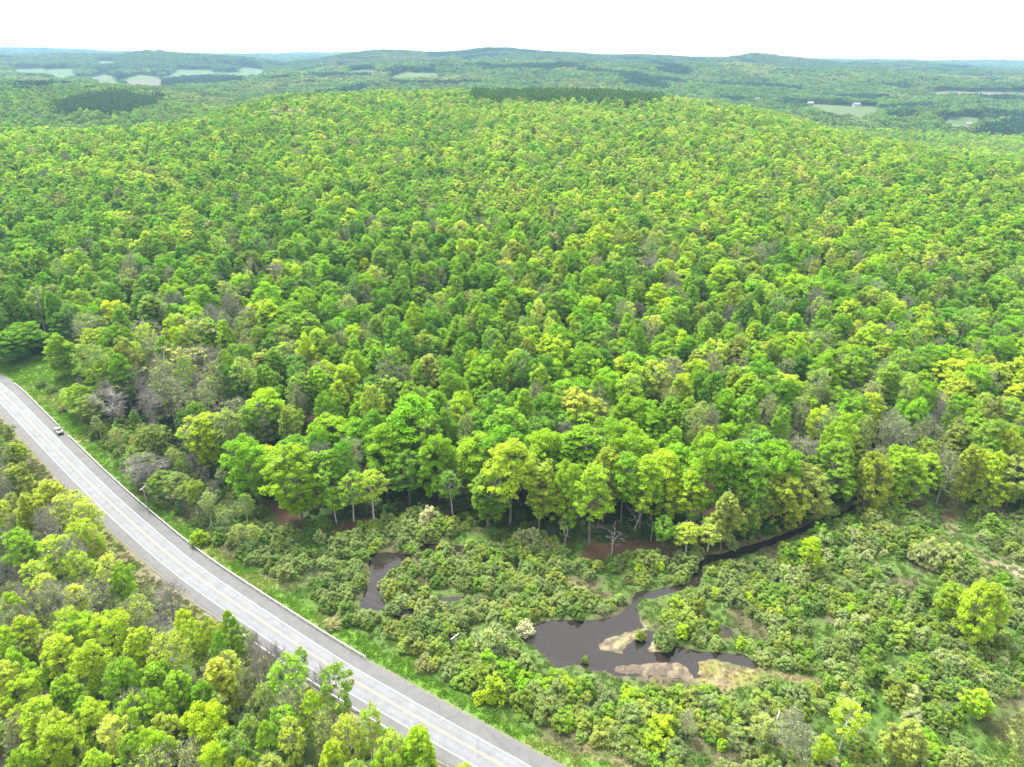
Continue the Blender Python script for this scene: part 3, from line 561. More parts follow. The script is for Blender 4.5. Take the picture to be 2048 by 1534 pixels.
# ------------------------------------------------------------------ the parked car
M_CARW = simple('white_car_paint', (.42,.43,.43), .3, spec=.5); M_BED = simple('grey_bed_liner', (.12,.125,.12), .7); M_GLASS = simple('dark_glass', (.015,.017,.02), .08, spec=.6); M_TYRE = simple('tyre', (.02,.02,.02), .85); M_RIM = simple('rim', (.45,.45,.46), .35, .7); M_TRIM = simple('black_trim', (.025,.025,.027), .5)
M_RED = simple('tail_lamp', (.40,.02,.02), .3); M_LAMP = simple('head_lamp', (.75,.75,.78), .15)
def build_car(x, y, rz):
    t = thing('parked_pickup', 'white pickup parked on the grey road shoulder at the guide rail gap', 'pickup truck', (x, y, float(land(x, y))+.206), rz)
    def loft(secs, name, mat):    # cross-sections along y: (y, halfwidth_bottom, halfwidth_top, z0, z1)
        m = MB(); V = []
        for yy, wb, wt, z0, z1 in secs: V += [(-wb*.92, yy, z0), (wb*.92, yy, z0), (wb, yy, z0+(z1-z0)*.35), (wb*.985, yy, z0+(z1-z0)*.75), (wt, yy, z1), (-wt, yy, z1), (-wb*.985, yy, z0+(z1-z0)*.75), (-wb, yy, z0+(z1-z0)*.35)]
        n = 8; F = [(i*n+j, i*n+(j+1) % n, (i+1)*n+(j+1) % n, (i+1)*n+j) for i in range(len(secs)-1) for j in range(n)]+[tuple(range(n-1, -1, -1)), tuple((len(secs)-1)*n+j for j in range(n))]
        m.add(V, F); return m.build(name, mat, t)
    loft([(-2.75,.90,.86,.45,1.00),(-2.70,.96,.93,.38,1.06),(-.9,.97,.93,.32,1.06),(1.2,.97,.92,.32,1.08),(2.3,.95,.84,.34,1.02),(2.62,.88,.72,.40,.90),(2.70,.74,.6,.48,.8)], 'body', M_CARW)
    m = MB(); m.box((0, -1.80, 1.085), (1.52, 1.62, .04)); m.build('cargo_bed', M_BED, t)
    for s in (-1, 1):
        m = MB(); m.box((s*.84, -1.80, 1.11), (.14, 1.76, .12)); m.build('bed_rail', M_CARW, t)
    loft([(-.98,.86,.74,1.06,1.10),(-.78,.86,.72,1.06,1.66),(.55,.86,.70,1.06,1.70),(1.45,.84,.72,1.06,1.12)], 'window', M_GLASS)
    loft([(-.72,.70,.64,1.63,1.73),(-.3,.73,.66,1.64,1.78),(.3,.73,.66,1.64,1.78),(.66,.68,.60,1.60,1.72)], 'roof', M_CARW)
    for s in (-1, 1):
        for a_, b_ in (((s*.70, -.80, 1.66), (s*.86, -.98, 1.08)), ((s*.70, .58, 1.68), (s*.84, 1.42, 1.10)), ((s*.72, -.1, 1.68), (s*.87, -.1, 1.08))):
            m = MB(); m.tube([a_, b_], [.05, .05], 5); m.build('pillar', M_CARW, t)
        m = MB(); m.box((s*1.06, 1.05, 1.18), (.20, .12, .20)); m.build('mirror', M_TRIM, t)
        m = MB(); m.box((s*.82, -2.73, .86), (.20, .12, .34)); m.build('tail_lamp', M_RED, t)
        m = MB(); m.box((s*.70, 2.60, .74), (.34, .14, .18)); m.build('headlight', M_LAMP, t)
        for yy in (-1.75, 1.75):
            m = MB(); m.tube([(s*1.0, yy, .38), (s*.76, yy, .38)], [.38, .38], 16); wv = m.build('wheel', M_TYRE, t)
            m = MB(); m.tube([(s*1.012, yy, .38), (s*.95, yy, .38)], [.23, .23], 12); m.build('rim', M_RIM, wv)
            m = MB(); m.box((s*.975, yy, .79), (.03, .92, .10)); m.build('wheel_arch', M_TRIM, t)
    m = MB(); m.box((0, -2.80, .50), (1.85, .18, .24)); m.build('bumper', M_TRIM, t)
    m = MB(); m.box((0, 2.72, .50), (1.7, .10, .22)); m.build('bumper', M_TRIM, t)
    m = MB(); m.box((0, -2.755, .84), (1.2, .04, .36)); tg = m.build('tailgate', M_CARW, t)
    m = MB(); m.box((0, -2.785, .90), (.5, .03, .10)); m.build('handle', M_TRIM, tg)
_cp = np.array(G(118, 875)); _ci = ((ROAD-_cp)**2).sum(1).argmin(); _cp = ROAD[_ci]+RN[_ci]*4.75; _d = -_t[_ci]
build_car(_cp[0], _cp[1], math.atan2(-_d[0], _d[1])+radians(-2))

# ------------------------------------------------------------------ utility poles and wires
M_WOODP = simple('weathered_pole', (.30,.27,.23), .85, noise=.2, scale=1); M_ARM = simple('bleached_crossarm', (.62,.60,.56), .8); M_WIRE = simple('wire', (.16,.17,.17), .5, .3); M_INS = simple('insulator', (.55,.56,.55), .3)
tops = []
def pole(x, y, z, rz, label, h=9.5, arm=2.6):
    t = thing('utility_pole', label, 'utility pole', (x, y, z), rz, 'utility poles')
    m = MB(); m.tube([(0, 0, 0), (0, 0, h)], [.17, .11], 8); m.build('post', M_WOODP, t)
    m = MB(); m.box((0, .13, h-.5), (arm, .13, .16)); ca = m.build('crossarm', M_ARM, t)
    for q in (-.45, .12, .45):
        m = MB(); m.tube([(q*arm, .13, h-.42), (q*arm, .13, h-.2)], [.07, .05], 6); m.build('insulator', M_INS, ca)
    for s in (-1, 1):
        m = MB(); m.tube([(0, .13, h-1.3), (s*arm*.3, .13, h-.55)], [.03, .03], 4); m.build('brace', M_ARM, t)
    tops.append([(x+q*arm*cos(rz)-.13*sin(rz), y+q*arm*sin(rz)+.13*cos(rz), z+h-.2) for q in (-.45, .12, .45)])
P1 = np.array(G(298, 1025)); P2 = np.array(G(912, 1325)); _dd = unit(P2-P1); _rz = math.atan2(_dd[1], _dd[0])+pi/2
P0 = P1-_dd*72+np.array([-16, -8]); P3 = P2+_dd*62+np.array([14, 10])
pole(*P0, 0, _rz, 'wooden utility pole hidden in trees past the roadside clearing')
pole(*P1, 0, _rz+.35, 'wooden utility pole with pale crossarm in bushes beside the upper road')
pole(*P2, 0, _rz-.2, 'wooden utility pole with bleached crossarm among bushes left of the pond', h=8.5)
pole(*P3, 0, _rz, 'wooden utility pole in thicket by the bottom edge')
for k in range(3):
    for q in range(3):
        a = np.array(tops[k][q]); b = np.array(tops[k+1][q]); tt = np.linspace(0, 1, 22)[:, None]; P = a*(1-tt)+b*tt; P[:, 2] -= (4*tt*(1-tt)*1.3)[:, 0]
        m = MB(); m.tube(P, np.full(22, .010), 4); tag(m.build('power_wire', M_WIRE), ('%s wire of the span %s' % (('road-side','middle','swamp-side')[q], ('above the upper road bend','between the two poles along the swamp','below the pond towards the bottom edge')[k])), 'wire', 'overhead wires')

# ------------------------------------------------------------------ far fields, farms
def march(x, y, y0=200, y1=9000, h=0.0):
    """where the line of sight through a photo pixel meets the land beyond y0"""
    a, b, c = ray(x, y); Y = np.geomspace(y0, y1, 1500); t = Y/b; z = CAM_H+c*t; L = land(a*t, Y)+h; k = np.nonzero(z < L)[0]
    j = k[0] if len(k) else len(Y)-1
    return np.array([a*t[j], Y[j]])
FIELDS = []
def field(name, pts, col, label, y0=1200, grow=1.18):
    my = np.mean([q[1] for q in pts]); p0 = [march(x, y, y0) for x, y in pts]
    p = np.array([march(x, y+(FPX*17/q[1] if y > my else 0), y0*.85) for (x, y), q in zip(pts, p0)]); p = p.mean(0)+(p-p.mean(0))*grow; FIELDS.append(p)
    x0, x1, y0_, y1 = bbox(p, 5); n = 70; X, Y = np.meshgrid(np.linspace(x0, x1, n), np.linspace(y0_, y1, n)); s = sdist(X+14*(N1(X, Y, 30)-.5), Y+14*(N2(X, Y, 30)-.5), p)
    Z = land(X, Y)+1.2; i = np.arange(n*n).reshape(n, n); F = np.stack([i[:-1, :-1], i[:-1, 1:], i[1:, 1:], i[1:, :-1]], -1).reshape(-1, 4)
    F = F[(s.ravel()[F] > 0).all(1)]
    if not len(F): return
    m = simple(name, col, .95, noise=.12, scale=.02); tag(link(bpy.data.objects.new(name, np_mesh(name, np.c_[X.ravel(), Y.ravel(), Z.ravel()], F, 4, [m], smooth=True))), label, kind='structure')
GR = (.042,.078,.013)
field('field', [(30,142),(88,141),(92,150),(60,153),(34,150)], GR, 'pale green meadow far away at the left picture edge')
field('field', [(96,143),(146,143),(156,151),(132,158),(108,156)], GR, 'pale green meadow beyond the left ridge')
field('field', [(166,159),(205,151),(229,155),(238,164),(205,166)], (.052,.080,.018), 'lighter green field left of the tan field')
field('field', [(236,167),(276,164),(322,164),(331,170),(312,175),(270,173)], (.080,.060,.045), 'bare tan ploughed field beyond the left ridge')
field('field', [(262,153),(288,149),(330,151),(354,142),(415,142),(427,150),(400,154),(293,156)], GR, 'long sloping green field behind the conifer belt')
field('field', [(440,147),(474,147),(480,140),(522,141),(524,149),(480,154),(442,153)], GR, 'green field right of the long sloping field')
field('field', [(190,124),(230,124),(232,129),(200,129)], GR, 'small pale field high on the far left hill')
field('field', [(775,152),(812,146),(868,147),(870,155),(800,158)], GR, 'pale field on the valley floor above the ridge')
field('field', [(700,144),(750,142),(752,147),(700,149)], GR, 'small valley field in the middle distance')
field('field', [(1607,212),(1650,211),(1749,217),(1746,228),(1709,233),(1650,227)], (.052,.082,.017), 'large pale hay field with farmhouses in the right valley')
field('field', [(1886,243),(1926,237),(1962,240),(1957,248),(1912,255),(1890,249)], GR, 'small rounded green field in the right valley', 1000)
field('field', [(1870,186),(1960,185),(2048,187),(2048,191),(1960,189),(1880,190)], (.09,.09,.045), 'thin straw-coloured field strip far right')
field('gravel_yard', [(1902,253),(1920,253),(1914,266),(1906,263)], (.18,.175,.165), 'pale gravel yard below the small green field', 1000)
field('farm_track', [(1928,253),(1944,250),(1940,258),(1930,259)], (.18,.175,.165), 'pale farm track right of the gravel yard', 1000)
HW = simple('white_siding', (.40,.40,.39), .7); HR = simple('grey_roof', (.22,.22,.23), .8); HB = simple('pale_roof', (.32,.32,.32), .6); HD = simple('dark_window', (.03,.035,.04), .3)
def house(px, py, L, W, hh, rz, label, y0=1200, roof=HR, name='farmhouse', cat='house'):
    p = march(px, py, y0); z = float(land(p[0], p[1])); t = thing(name, label, cat, (p[0], p[1], z), rz, 'far farm buildings'); FIELDS.append(p+np.array([[-L, -W-18], [L, -W-18], [L, W], [-L, W]]))
    m = MB(); m.box((0, 0, hh/2+.6), (L, W, hh+1.2)); m.build('wall', HW, t)
    m = MB(); e = W*.5+.6; r = hh+1.2+W*.42; l2 = L/2+.6; b = hh+1.15
    m.add([(-l2,-e,b),(l2,-e,b),(l2,0,r),(-l2,0,r),(-l2,e,b),(l2,e,b)], [(0,1,2,3),(3,2,5,4),(0,3,4),(1,5,2),(0,4,5,1)]); m.build('roof', roof, t)
    for k in (-1, 0, 1):
        m = MB(); m.box((k*L*.3, -W/2, hh*.55+.6), (1.1, .12, 1.5)); m.build('window', HD, t)
house(1712, 214, 18, 10, 6, .2, 'white farmhouse at the far side of the large hay field')
house(1620, 211, 14, 9, 5, -.2, 'white house at the left end of the large hay field')
house(1580, 209, 16, 9, 5, .1, 'white house half hidden by dark spruces, right valley')
house(1515, 207, 22, 12, 8, .4, 'pale barn just above the ridge, right of the spruce plantation', roof=HB, name='barn', cat='barn')
house(722, 158, 20, 12, 7, .3, 'white barn in the hamlet beyond the ridge', roof=HB, name='barn', cat='barn')
house(738, 156, 14, 9, 6, -.2, 'white house right of the barn in the far hamlet')
house(700, 161, 14, 9, 6, .1, 'white house left of the barn in the far hamlet')
house(885, 152, 30, 13, 6, 0, 'long white shed on the valley floor beyond the ridge', roof=HB, name='barn', cat='barn')
house(1732, 157, 26, 12, 7, 0, 'pale farm building on the far right hillside', roof=HB, name='barn', cat='barn')
house(1936, 254, 16, 9, 5, .2, 'white building beside the farm track, right valley', 1000)

# ------------------------------------------------------------------ where things grow
def jgrid(x0, x1, y0, y1, d, seed, j=.42):
    r = np.random.default_rng(seed); X, Y = np.meshgrid(np.arange(x0, x1, d), np.arange(y0, y1, d*.87)); X = X+(np.arange(X.shape[0]) % 2)[:, None]*d/2
    X = X+r.uniform(-j, j, X.shape)*d; Y = Y+r.uniform(-j, j, X.shape)*d; return X.ravel(), Y.ravel()
def in_frame(X, Y, Z, m=130):
    px, py, fw = project(X, Y, Z); return (fw > 5) & (px > -m) & (px < 2048+m) & (py < 1534+m+60)
LEAFK = np.array([2.24, 2.17, 1.25])
PL = []      # every plant: dict
def put(style, x, y, s, col, zone, label=None, sz=None, v=None, jit=.09, rz=None, z=None):
    r = rng; c = np.array(COL[col]) if isinstance(col, str) else np.array(col)
    if style in ('willow', 'scrub', 'alder') and not label: c = c*np.array([.97, .97, 1.12])
    k = 1+jit*r.normal(); c = c*k*(1+np.array([.045, .015, .12])*r.normal()) if jit else c
    PL.append(dict(st=style, x=float(x), y=float(y), z=z, s=float(s), sz=float(sz or s), col=np.clip(c*LEAFK, .01, .6), cn=col if isinstance(col, str) else 'mid', zone=zone, label=label, v=int(r.integers(1000)) if v is None else v, rz=float(r.random()*6.28) if rz is None else rz))
def width_m(px, x, y, z=12): a, b, c = ray(x, y); t = (z-CAM_H)/c; return px*t/FPX
def tree_base(x, yb, yt, wpx, st, col, zone='edge', label=None, jit=.05, v=None):
    gx_, gy_ = G(x, yb, 0); gz = float(land(gx_, gy_)); gx_, gy_ = G(x, yb, gz)
    H_ = np.linspace(1, 34, 200); _, py, _ = project(gx_, gy_, gz+H_); h = float(H_[np.argmin(abs(py-yt))])
    wm_ = width_m(wpx, x, (yb+yt)/2); vi = int(rng.integers(1000)) if v is None else v; P = STY[st][vi % len(STY[st])]
    put(st, gx_, gy_, wm_/P['w'], col, zone, label, sz=h/P['h'], v=vi, jit=jit)
def tree_top(x, yt, wpx, st, col, h=19, zone='near', label=None, jit=.05):
    gx_, gy_ = G(x, yt, h); wm_ = width_m(wpx*.86, x, yt+20, h*.8); vi = int(rng.integers(1000)); P = STY[st][vi % len(STY[st])]
    put(st, gx_, gy_, wm_/P['w'], col, zone, label, sz=h/P['h'], v=vi, jit=jit)

# -- trees standing along the wood's edge, surveyed one by one
for a in [(505,1000,868,95,'maple','bright'),(605,1040,893,115,'ash','bright'),(548,985,895,80,'maple','lime'),(660,930,830,105,'maple','bright'),(673,1045,975,50,'aspen','lime'),
 (708,1042,945,55,'aspen','lime'),(748,1040,938,60,'aspen','lime'),(775,990,850,90,'maple','bright'),(830,955,790,110,'maple','bright'),(820,1010,905,75,'cherry','green'),(880,1000,870,85,'maple','bright'),(905,1030,940,45,'aspen','green'),
 (965,990,870,110,'maple','bright'),(975,1052,945,90,'ash','green'),(1020,1052,885,100,'cherry','lime'),(1078,1055,922,80,'ash','gold'),(1125,1040,925,50,'aspen','bright'),(1178,1088,932,85,'cherry','lime'),
 (1205,1050,895,85,'ash','gold'),(1240,1055,905,70,'cherry','bright'),(1278,1060,912,80,'cherry','lime'),(1318,1040,900,95,'maple','lime'),(1345,1045,930,65,'cherry','bright'),(1372,1060,940,70,'cherry','lime'),
 (1325,1100,1035,50,'cherry','bright'),(1372,1105,1048,58,'aspen','lime'),(1415,1102,1040,56,'aspen','yellow'),(1440,1100,985,66,'ash','olive'),(1490,1060,955,92,'mound','olive'),(1545,1046,945,100,'mound','gold'),
 (1602,1030,935,96,'mound','olive'),(1655,1000,885,100,'ash','green'),(1725,1016,903,78,'mound','gold'),(1790,1002,898,84,'mound','lime'),(1838,1000,905,62,'cherry','lime'),(1872,1008,900,56,'budding','olive'),(1912,1014,890,66,'ash','gold'),(1962,1006,902,84,'mound','lime'),
 (2012,1012,915,80,'ash','olive'),(1010,1000,850,95,'maple','green'),(1090,1000,860,100,'maple','bright'),(1160,1000,850,105,'ash','bright'),(1260,1005,855,100,'maple','bright'),(1400,1040,870,100,'maple','bright'),(1460,1040,880,100,'ash','green'),(1530,1020,880,105,'maple','bright'),
 (1220,1012,870,60,'maple','bright'),(316,934,855,92,'mound','moss'),(300,966,905,58,'mound','mid'),(278,935,890,52,'cherry','mid'),(430,810,755,55,'maple','lime'),(458,905,850,50,'maple','mid'),(372,790,695,100,'budding','yellow'),(410,770,690,70,'budding','olive'),
 (300,720,640,80,'budding','mid'),(540,790,700,60,'ash','olive'),(150,745,690,60,'cherry','green'),(128,750,665,55,'maple','bright'),(176,758,720,48,'cherry','bright'),(485,965,920,50,'cherry','mid'),(330,1000,945,60,'cherry','mid'),(295,985,910,60,'bare','mid'),(362,1012,950,55,'cherry','sage'),
 (232,850,780,60,'bare','mid'),(445,895,830,65,'bare','mid'),(480,870,800,70,'budding','olive'),(400,1030,960,55,'cherry','mid'),(170,830,765,50,'cherry','bright'),(145,820,775,36,'aspen','lime'),(190,850,790,60,'cherry','mid'),(70,700,640,70,'maple','green'),(20,720,660,70,'maple','green'),(600,960,870,80,'ash','green'),(720,960,880,60,'aspen','mid'),
 (2042,1008,915,56,'spruce','spruce'),(1620,1142,1075,46,'maple','lime'),(1945,1275,1165,105,'mound','lime'),(1890,1232,1168,78,'mound','gold'),(1566,1530,1415,62,'budding','silver'),(1632,1528,1468,42,'maple','lime'),(1948,1440,1390,58,'ash','lime'),
 (1680,1500,1412,72,'aspen','lime'),(1592,1545,1455,60,'budding','silver'),(1370,1478,1425,40,'budding','silver'),(1800,1545,1455,80,'ash','olive'),(1905,1575,1500,70,'ash','sage'),(1520,1500,1440,54,'aspen','olive')]: tree_base(*a)
tree_base(1222,1112,1052,44,'snag','mid','edge','white dead snag with bare forked arms on the brown bank below the wood',v=0); tree_base(1270,1072,1010,40,'snag','mid','edge','leaning white dead tree at the wood edge, right of the lone snag',v=1)
tree_base(1130,1095,1045,28,'snag','mid','edge','thin white dead tree left of the brown bank',v=1); tree_base(1302,1080,1030,26,'snag','mid','edge','small broken dead tree right of the leaning one',v=0)
tree_base(1700,1090,1052,30,'snag','mid','edge','bleached dead tree in the thicket beside the creek',v=0); tree_base(1285,980,905,40,'snag','mid','edge','pale dead stem among green crowns above the brown bank',v=1)

# -- the wood on the camera's side of the road
for a in [(128,1215,60,'aspen','lime'),(150,1228,95,'cherry','lime'),(215,1222,100,'cherry','lime'),(268,1262,85,'ash','lime'),(108,1275,95,'cherry','lime'),(170,1290,90,'cherry','lime'),(45,1345,90,'cherry','lime'),(70,1395,105,'cherry','lime'),(235,1320,80,'cherry','bright'),
 (20,1300,80,'maple','bright'),(310,1325,85,'ash','bright'),(300,1380,70,'cherry','bright'),(375,1240,62,'cherry','lime'),(412,1240,58,'cherry','lime'),(432,1262,46,'cherry','bright'),(455,1212,40,'maple','bright'),
 (415,1408,110,'maple','lime'),(422,1488,90,'maple','lime'),(350,1345,80,'ash','bright'),(290,1458,90,'maple','lime'),(255,1470,70,'ash','bright'),(247,1145,38,'maple','lime',11),(150,1165,60,'aspen','yellow',15),(82,1150,60,'aspen','yellow',15),
 (90,960,85,'ash','yellow'),(50,985,80,'ash','gold'),(25,930,70,'ash','olive'),(130,985,85,'aspen','yellow'),(160,1000,64,'aspen','yellow'),(182,1040,46,'aspen','yellow'),(155,1040,80,'cherry','lime'),(30,1060,85,'cherry','bright'),(100,1070,85,'aspen','lime'),(150,1100,60,'aspen','lime'),(190,1085,46,'aspen','yellow',13),(60,1120,60,'aspen','lime',15),
 (575,1442,75,'aspen','yellow'),(640,1420,66,'budding','yellow'),(622,1380,60,'cherry','lime'),(690,1430,70,'aspen','yellow'),(735,1412,62,'aspen','yellow'),(780,1465,60,'aspen','yellow'),(560,1300,40,'bare','mid'),(500,1268,40,'bare','mid'),(540,1290,40,'bare','mid'),(640,1335,40,'bare','mid'),(478,1330,44,'budding','olive'),(590,1295,44,'aspen','bright',16),
 (660,1480,70,'ash','lime'),(765,1500,70,'cherry','lime'),(15,1185,60,'cherry','lime'),(40,1230,70,'cherry','lime'),(300,1495,100,'budding','yellow'),(520,1370,50,'aspen','olive'),(470,1480,60,'aspen','mid'),(530,1440,60,'cherry','bright'),(120,1350,80,'ash','bright'),(180,1400,80,'cherry','lime'),(110,1450,90,'cherry','lime'),(30,1500,90,'ash','bright'),(180,1500,80,'cherry','lime'),(520,1300,36,'bare','mid'),(330,1165,50,'bare','mid',13),(290,1170,50,'budding','olive',13),(300,1240,60,'bare','mid',15),(8,860,40,'cherry','moss',9),(20,890,50,'ash','gold',11)]:
    tree_top(a[0], a[1], a[2], a[3], a[4], a[5] if len(a) > 5 else 18+2*rng.random())

def crowd(X, Y, d):
    """distance rule against the plants already set"""
    if not PL: return np.ones(len(X), bool)
    Q = np.array([(p['x'], p['y'], p['s']*STY[p['st']][p['v'] % len(STY[p['st']])]['w']*.5) for p in PL]); ok = np.ones(len(X), bool)
    for i in range(0, len(X), 4000):
        D = np.hypot(X[i:i+4000, None]-Q[None, :, 0], Y[i:i+4000, None]-Q[None, :, 1])-Q[None, :, 2]*.75; ok[i:i+4000] = D.min(1) > d
    return ok
# -- filling the near wood: thin trees, bare stems, low growth
X, Y = jgrid(-330, 60, 40, 330, 5.8, 21); o = roadoff(X, Y); px, py, _ = project(X, Y, 14+0*X)
k = (o < np.where(Y > 120, -18, -13)) & (o > -200) & in_frame(X, Y, 12+0*X, 180) & crowd(X, Y, 1.2); X, Y, o, px = X[k], Y[k], o[k], px[k]
for x, y, of, u, nn in zip(X, Y, o, rng.random(len(X)), N1(X, Y, 28)):
    h = .55+.35*rng.random()+(.1 if nn > .5 else 0)
    if u < ((.22+.45*(nn < .40)) if y < 120 else .62)*(.35 if of > -20 else 1): put('bare' if rng.random() < .5 else 'budding', x, y, .75*h+.15, 'olive', 'near', sz=h)
    elif u < .7: put(rng.choice(['cherry','aspen','ash']), x, y, .85*h, rng.choice(['lime','bright','yellow','mid']), 'near', sz=h)
    else: put('aspen', x, y, .8*h, rng.choice(['olive','mid','yellow']), 'near', sz=h*.9)
# -- the hillside wood
def hill_col(x, y, px, py):
    up = np.clip((560-py)/300, 0, 1)*np.exp(-((px-1250)/650)**2); nn = N1(x, y, 55); n2 = N3(x, y, 140)
    u = rng.random(); yel = .05+.34*up+.30*max(0, nn-.55)
    if u < yel: return rng.choice(['ash','budding','aspen'], p=[.35,.35,.30]), rng.choice(['yellow','olive','gold'], p=[.45,.25,.30])
    u = rng.random()
    if u < .085+.07*up+.10*(nn < .3): return 'bare' if rng.random() < .35 else 'budding', rng.choice(['olive','rust','mid'])
    u = rng.random(); low = px < 900 and py > 350
    st = rng.choice(['maple','ash','cherry','aspen'], p=[.46,.34,.12,.08])
    if low: return st, rng.choice(['bright','green','deep','mid','lime'], p=[.30,.36,.16,.12,.06])
    return st, rng.choice(['bright','green','lime','mid','deep','gold'], p=[.42,.20,.18,.10,.04,.06])
PLANT = np.array([march(x, y, 850, 1215, 17) for x, y in [(945,203),(950,186),(1010,180),(1120,178),(1260,182),(1335,197),(1300,207),(1200,204),(1080,205)]])
STAND = np.array([march(x, y, 1000, 1500, 16) for x, y in [(108,226),(120,214),(150,200),(200,190),(250,190),(300,200),(322,214),(262,226),(225,233),(180,226),(150,228),(104,231)]])
# visibility of the land from the camera, by azimuth
ang = np.linspace(-1.1, 1.1, 700); dist = np.geomspace(120, 15500, 900); AA, DD = np.meshgrid(ang, dist, indexing='ij')
LX, LY = DD*np.sin(AA), DD*np.cos(AA); SLO = (land(LX, LY)+8-CAM_H)/DD; RUN = np.maximum.accumulate(SLO, axis=1)
def seen(X, Y, top, slack=6.0):
    a = np.arctan2(X, Y); d = np.hypot(X, Y); i = np.clip(((a+1.1)/2.2*699).astype(int), 0, 699); j = np.clip(np.searchsorted(dist, d*.985)-1, 0, 899)
    return (top+slack-CAM_H)/d > RUN[i, j]
def in_fields(X, Y):
    r = np.zeros(X.shape, bool)
    for P in FIELDS: r |= inpoly(X, Y, P)
    return r
X, Y = jgrid(-1150, 1150, 120, 1420, 8.7, 31, .5); Z = land(X, Y)
k = in_frame(X, Y, Z+15, 150) & inpoly(X, Y, np.vstack([WOOD[:-4], [[3000, 150], [3000, 3000], [-3000, 3000], [-3000, 420]]])) & (roadoff(X, Y) > 14)
X, Y, Z = X[k], Y[k], Z[k]; k = seen(X, Y, Z+20, 8) & ~in_fields(X, Y); X, Y, Z = X[k], Y[k], Z[k]
k = crowd(X, Y, 2.2); X, Y, Z = X[k], Y[k], Z[k]
PX, PY, _ = project(X, Y, Z+15); pl_ = inpoly(X, Y, PLANT) | inpoly(X, Y, STAND)
for x, y, px, py, con in zip(X, Y, PX, PY, pl_):
    if con: continue
    if rng.random() < .012 and y > 330: put('spruce', x, y, .7+.3*rng.random(), 'spruce', 'hill'); continue
    pt_ = float(N1(x+900, y, 75)); st, cn = hill_col(x, y, px, py)
    if pt_ > .60 and cn in ('deep','green') and rng.random() < .7: cn = 'lime'
    if pt_ < .38 and cn in ('lime','gold','yellow') and rng.random() < .7: cn = 'green'
    gz_ = math.exp(-((px-400)/170)**2-((py-790)/110)**2)+.55*math.exp(-((px-1750)/260)**2-((py-880)/110)**2)
    if rng.random() < .72*gz_: st, cn = rng.choice(['budding','bare','aspen'], p=[.5,.22,.28]), rng.choice(['olive','sage','mid','gold'])
    if px < 640 and y > 1000 and rng.random() < .75: st, cn = rng.choice(['maple','ash']), rng.choice(['deep','green','mid','moss','sage'])
    s = (.66+.55*rng.random()**1.3)*(.92+.42*float(N2(x, y, 45)))*1.04
    if y < 240: s *= .95
    put(st, x, y, s, cn, 'hill', sz=.82+.36*rng.random())
for P, nm, d_, sd_ in ((PLANT, 'plantation', 5.6, 41), (STAND, 'stand', 6.0, 42)):
    X, Y = jgrid(P[:, 0].min(), P[:, 0].max(), P[:, 1].min()-10, P[:, 1].max()+60, d_, sd_, .25); k = sdist(X, Y, P) > 45*(N2(X, Y, 38)-.62); X, Y = X[k], Y[k]; k = seen(X, Y, land(X, Y)+20, 10); X, Y = X[k], Y[k]
    for x, y in zip(X, Y):
        if rng.random() < .10 or False: continue
        put('spruce', x, y, .75+.25*rng.random(), (.036,.075,.030) if nm == 'stand' else (.048,.100,.024), nm, sz=1.05+.3*rng.random())
for x, y, wd_ in ((548,240,24),(585,240,24),(602,238,20)):
    p = march(x, y-6, 500, h=17); put('ash', p[0], p[1], 1.15, 'white', 'hill', {548:'left one of the pale white-blossomed trees high on the hill',585:'large pale white-blossomed tree high on the hill, middle of three',602:'right one of the three pale white-blossomed trees on the hill'}[x], jit=0)
# -- shrubs of the swamp
X, Y = jgrid(-290, 290, 60, 330, 2.8, 51); k = in_frame(X, Y, 2+0*X, 120) & ~inpoly(X, Y, WOOD) & (roadoff(X, Y) > 9); X, Y = X[k], Y[k]
k = ~inpoly(X, Y, VERGE) & ~inpoly(X, Y, MEADOW); X, Y = X[k], Y[k]
_, _, wd = near_ground(X[None], Y[None]); wd = wd[0]
clear = (wd > -.5) | ((wd > -1.7) & (sdist(X, Y, POND) > -3)) | ((wd > -.9) & (sdist(X, Y, POND2) > -3))
for P, mgn in [(FLAT_A, .3), (FLAT_B, .6), (FLAT_C, .2)]+[(p, .3) for p in LITTER]+[(DRYGRASS[0], 0)]: clear |= sdist(X, Y, P) > -mgn
_, _, wd2 = near_ground(X[None], Y[None]+2.6); clear |= (wd2[0] > -.6) & (X > POND[:, 0].min()-4)
clear |= sdist(X, Y, MEADOW) > -4
clear |= edgedist(X, Y-2, TRACK, False) < 5
clear |= sdist(X, Y, poly([(1995,1128),(2048,1135),(2100,1165),(2040,1160)])) > -3.5
clear |= sdist(X, Y, LITTER[0]) > -2.2
clear |= edgedist(X, Y, poly(GRASS_EDGE), False) < 2.2
k = ~clear & crowd(X, Y, .3); X, Y = X[k], Y[k]; PX, PY, _ = project(X, Y, 0*X)
def swamp_zone(px, py):
    if px < 520 and py < 1110: return 'strip'
    if px < 1060 and py < 1330 and px < 740: return 'leftswamp'
    if py > 1300 and px < 1420: return 'below'
    if px < 1270 and py < 1300: return 'midswamp'
    return 'rightswamp'
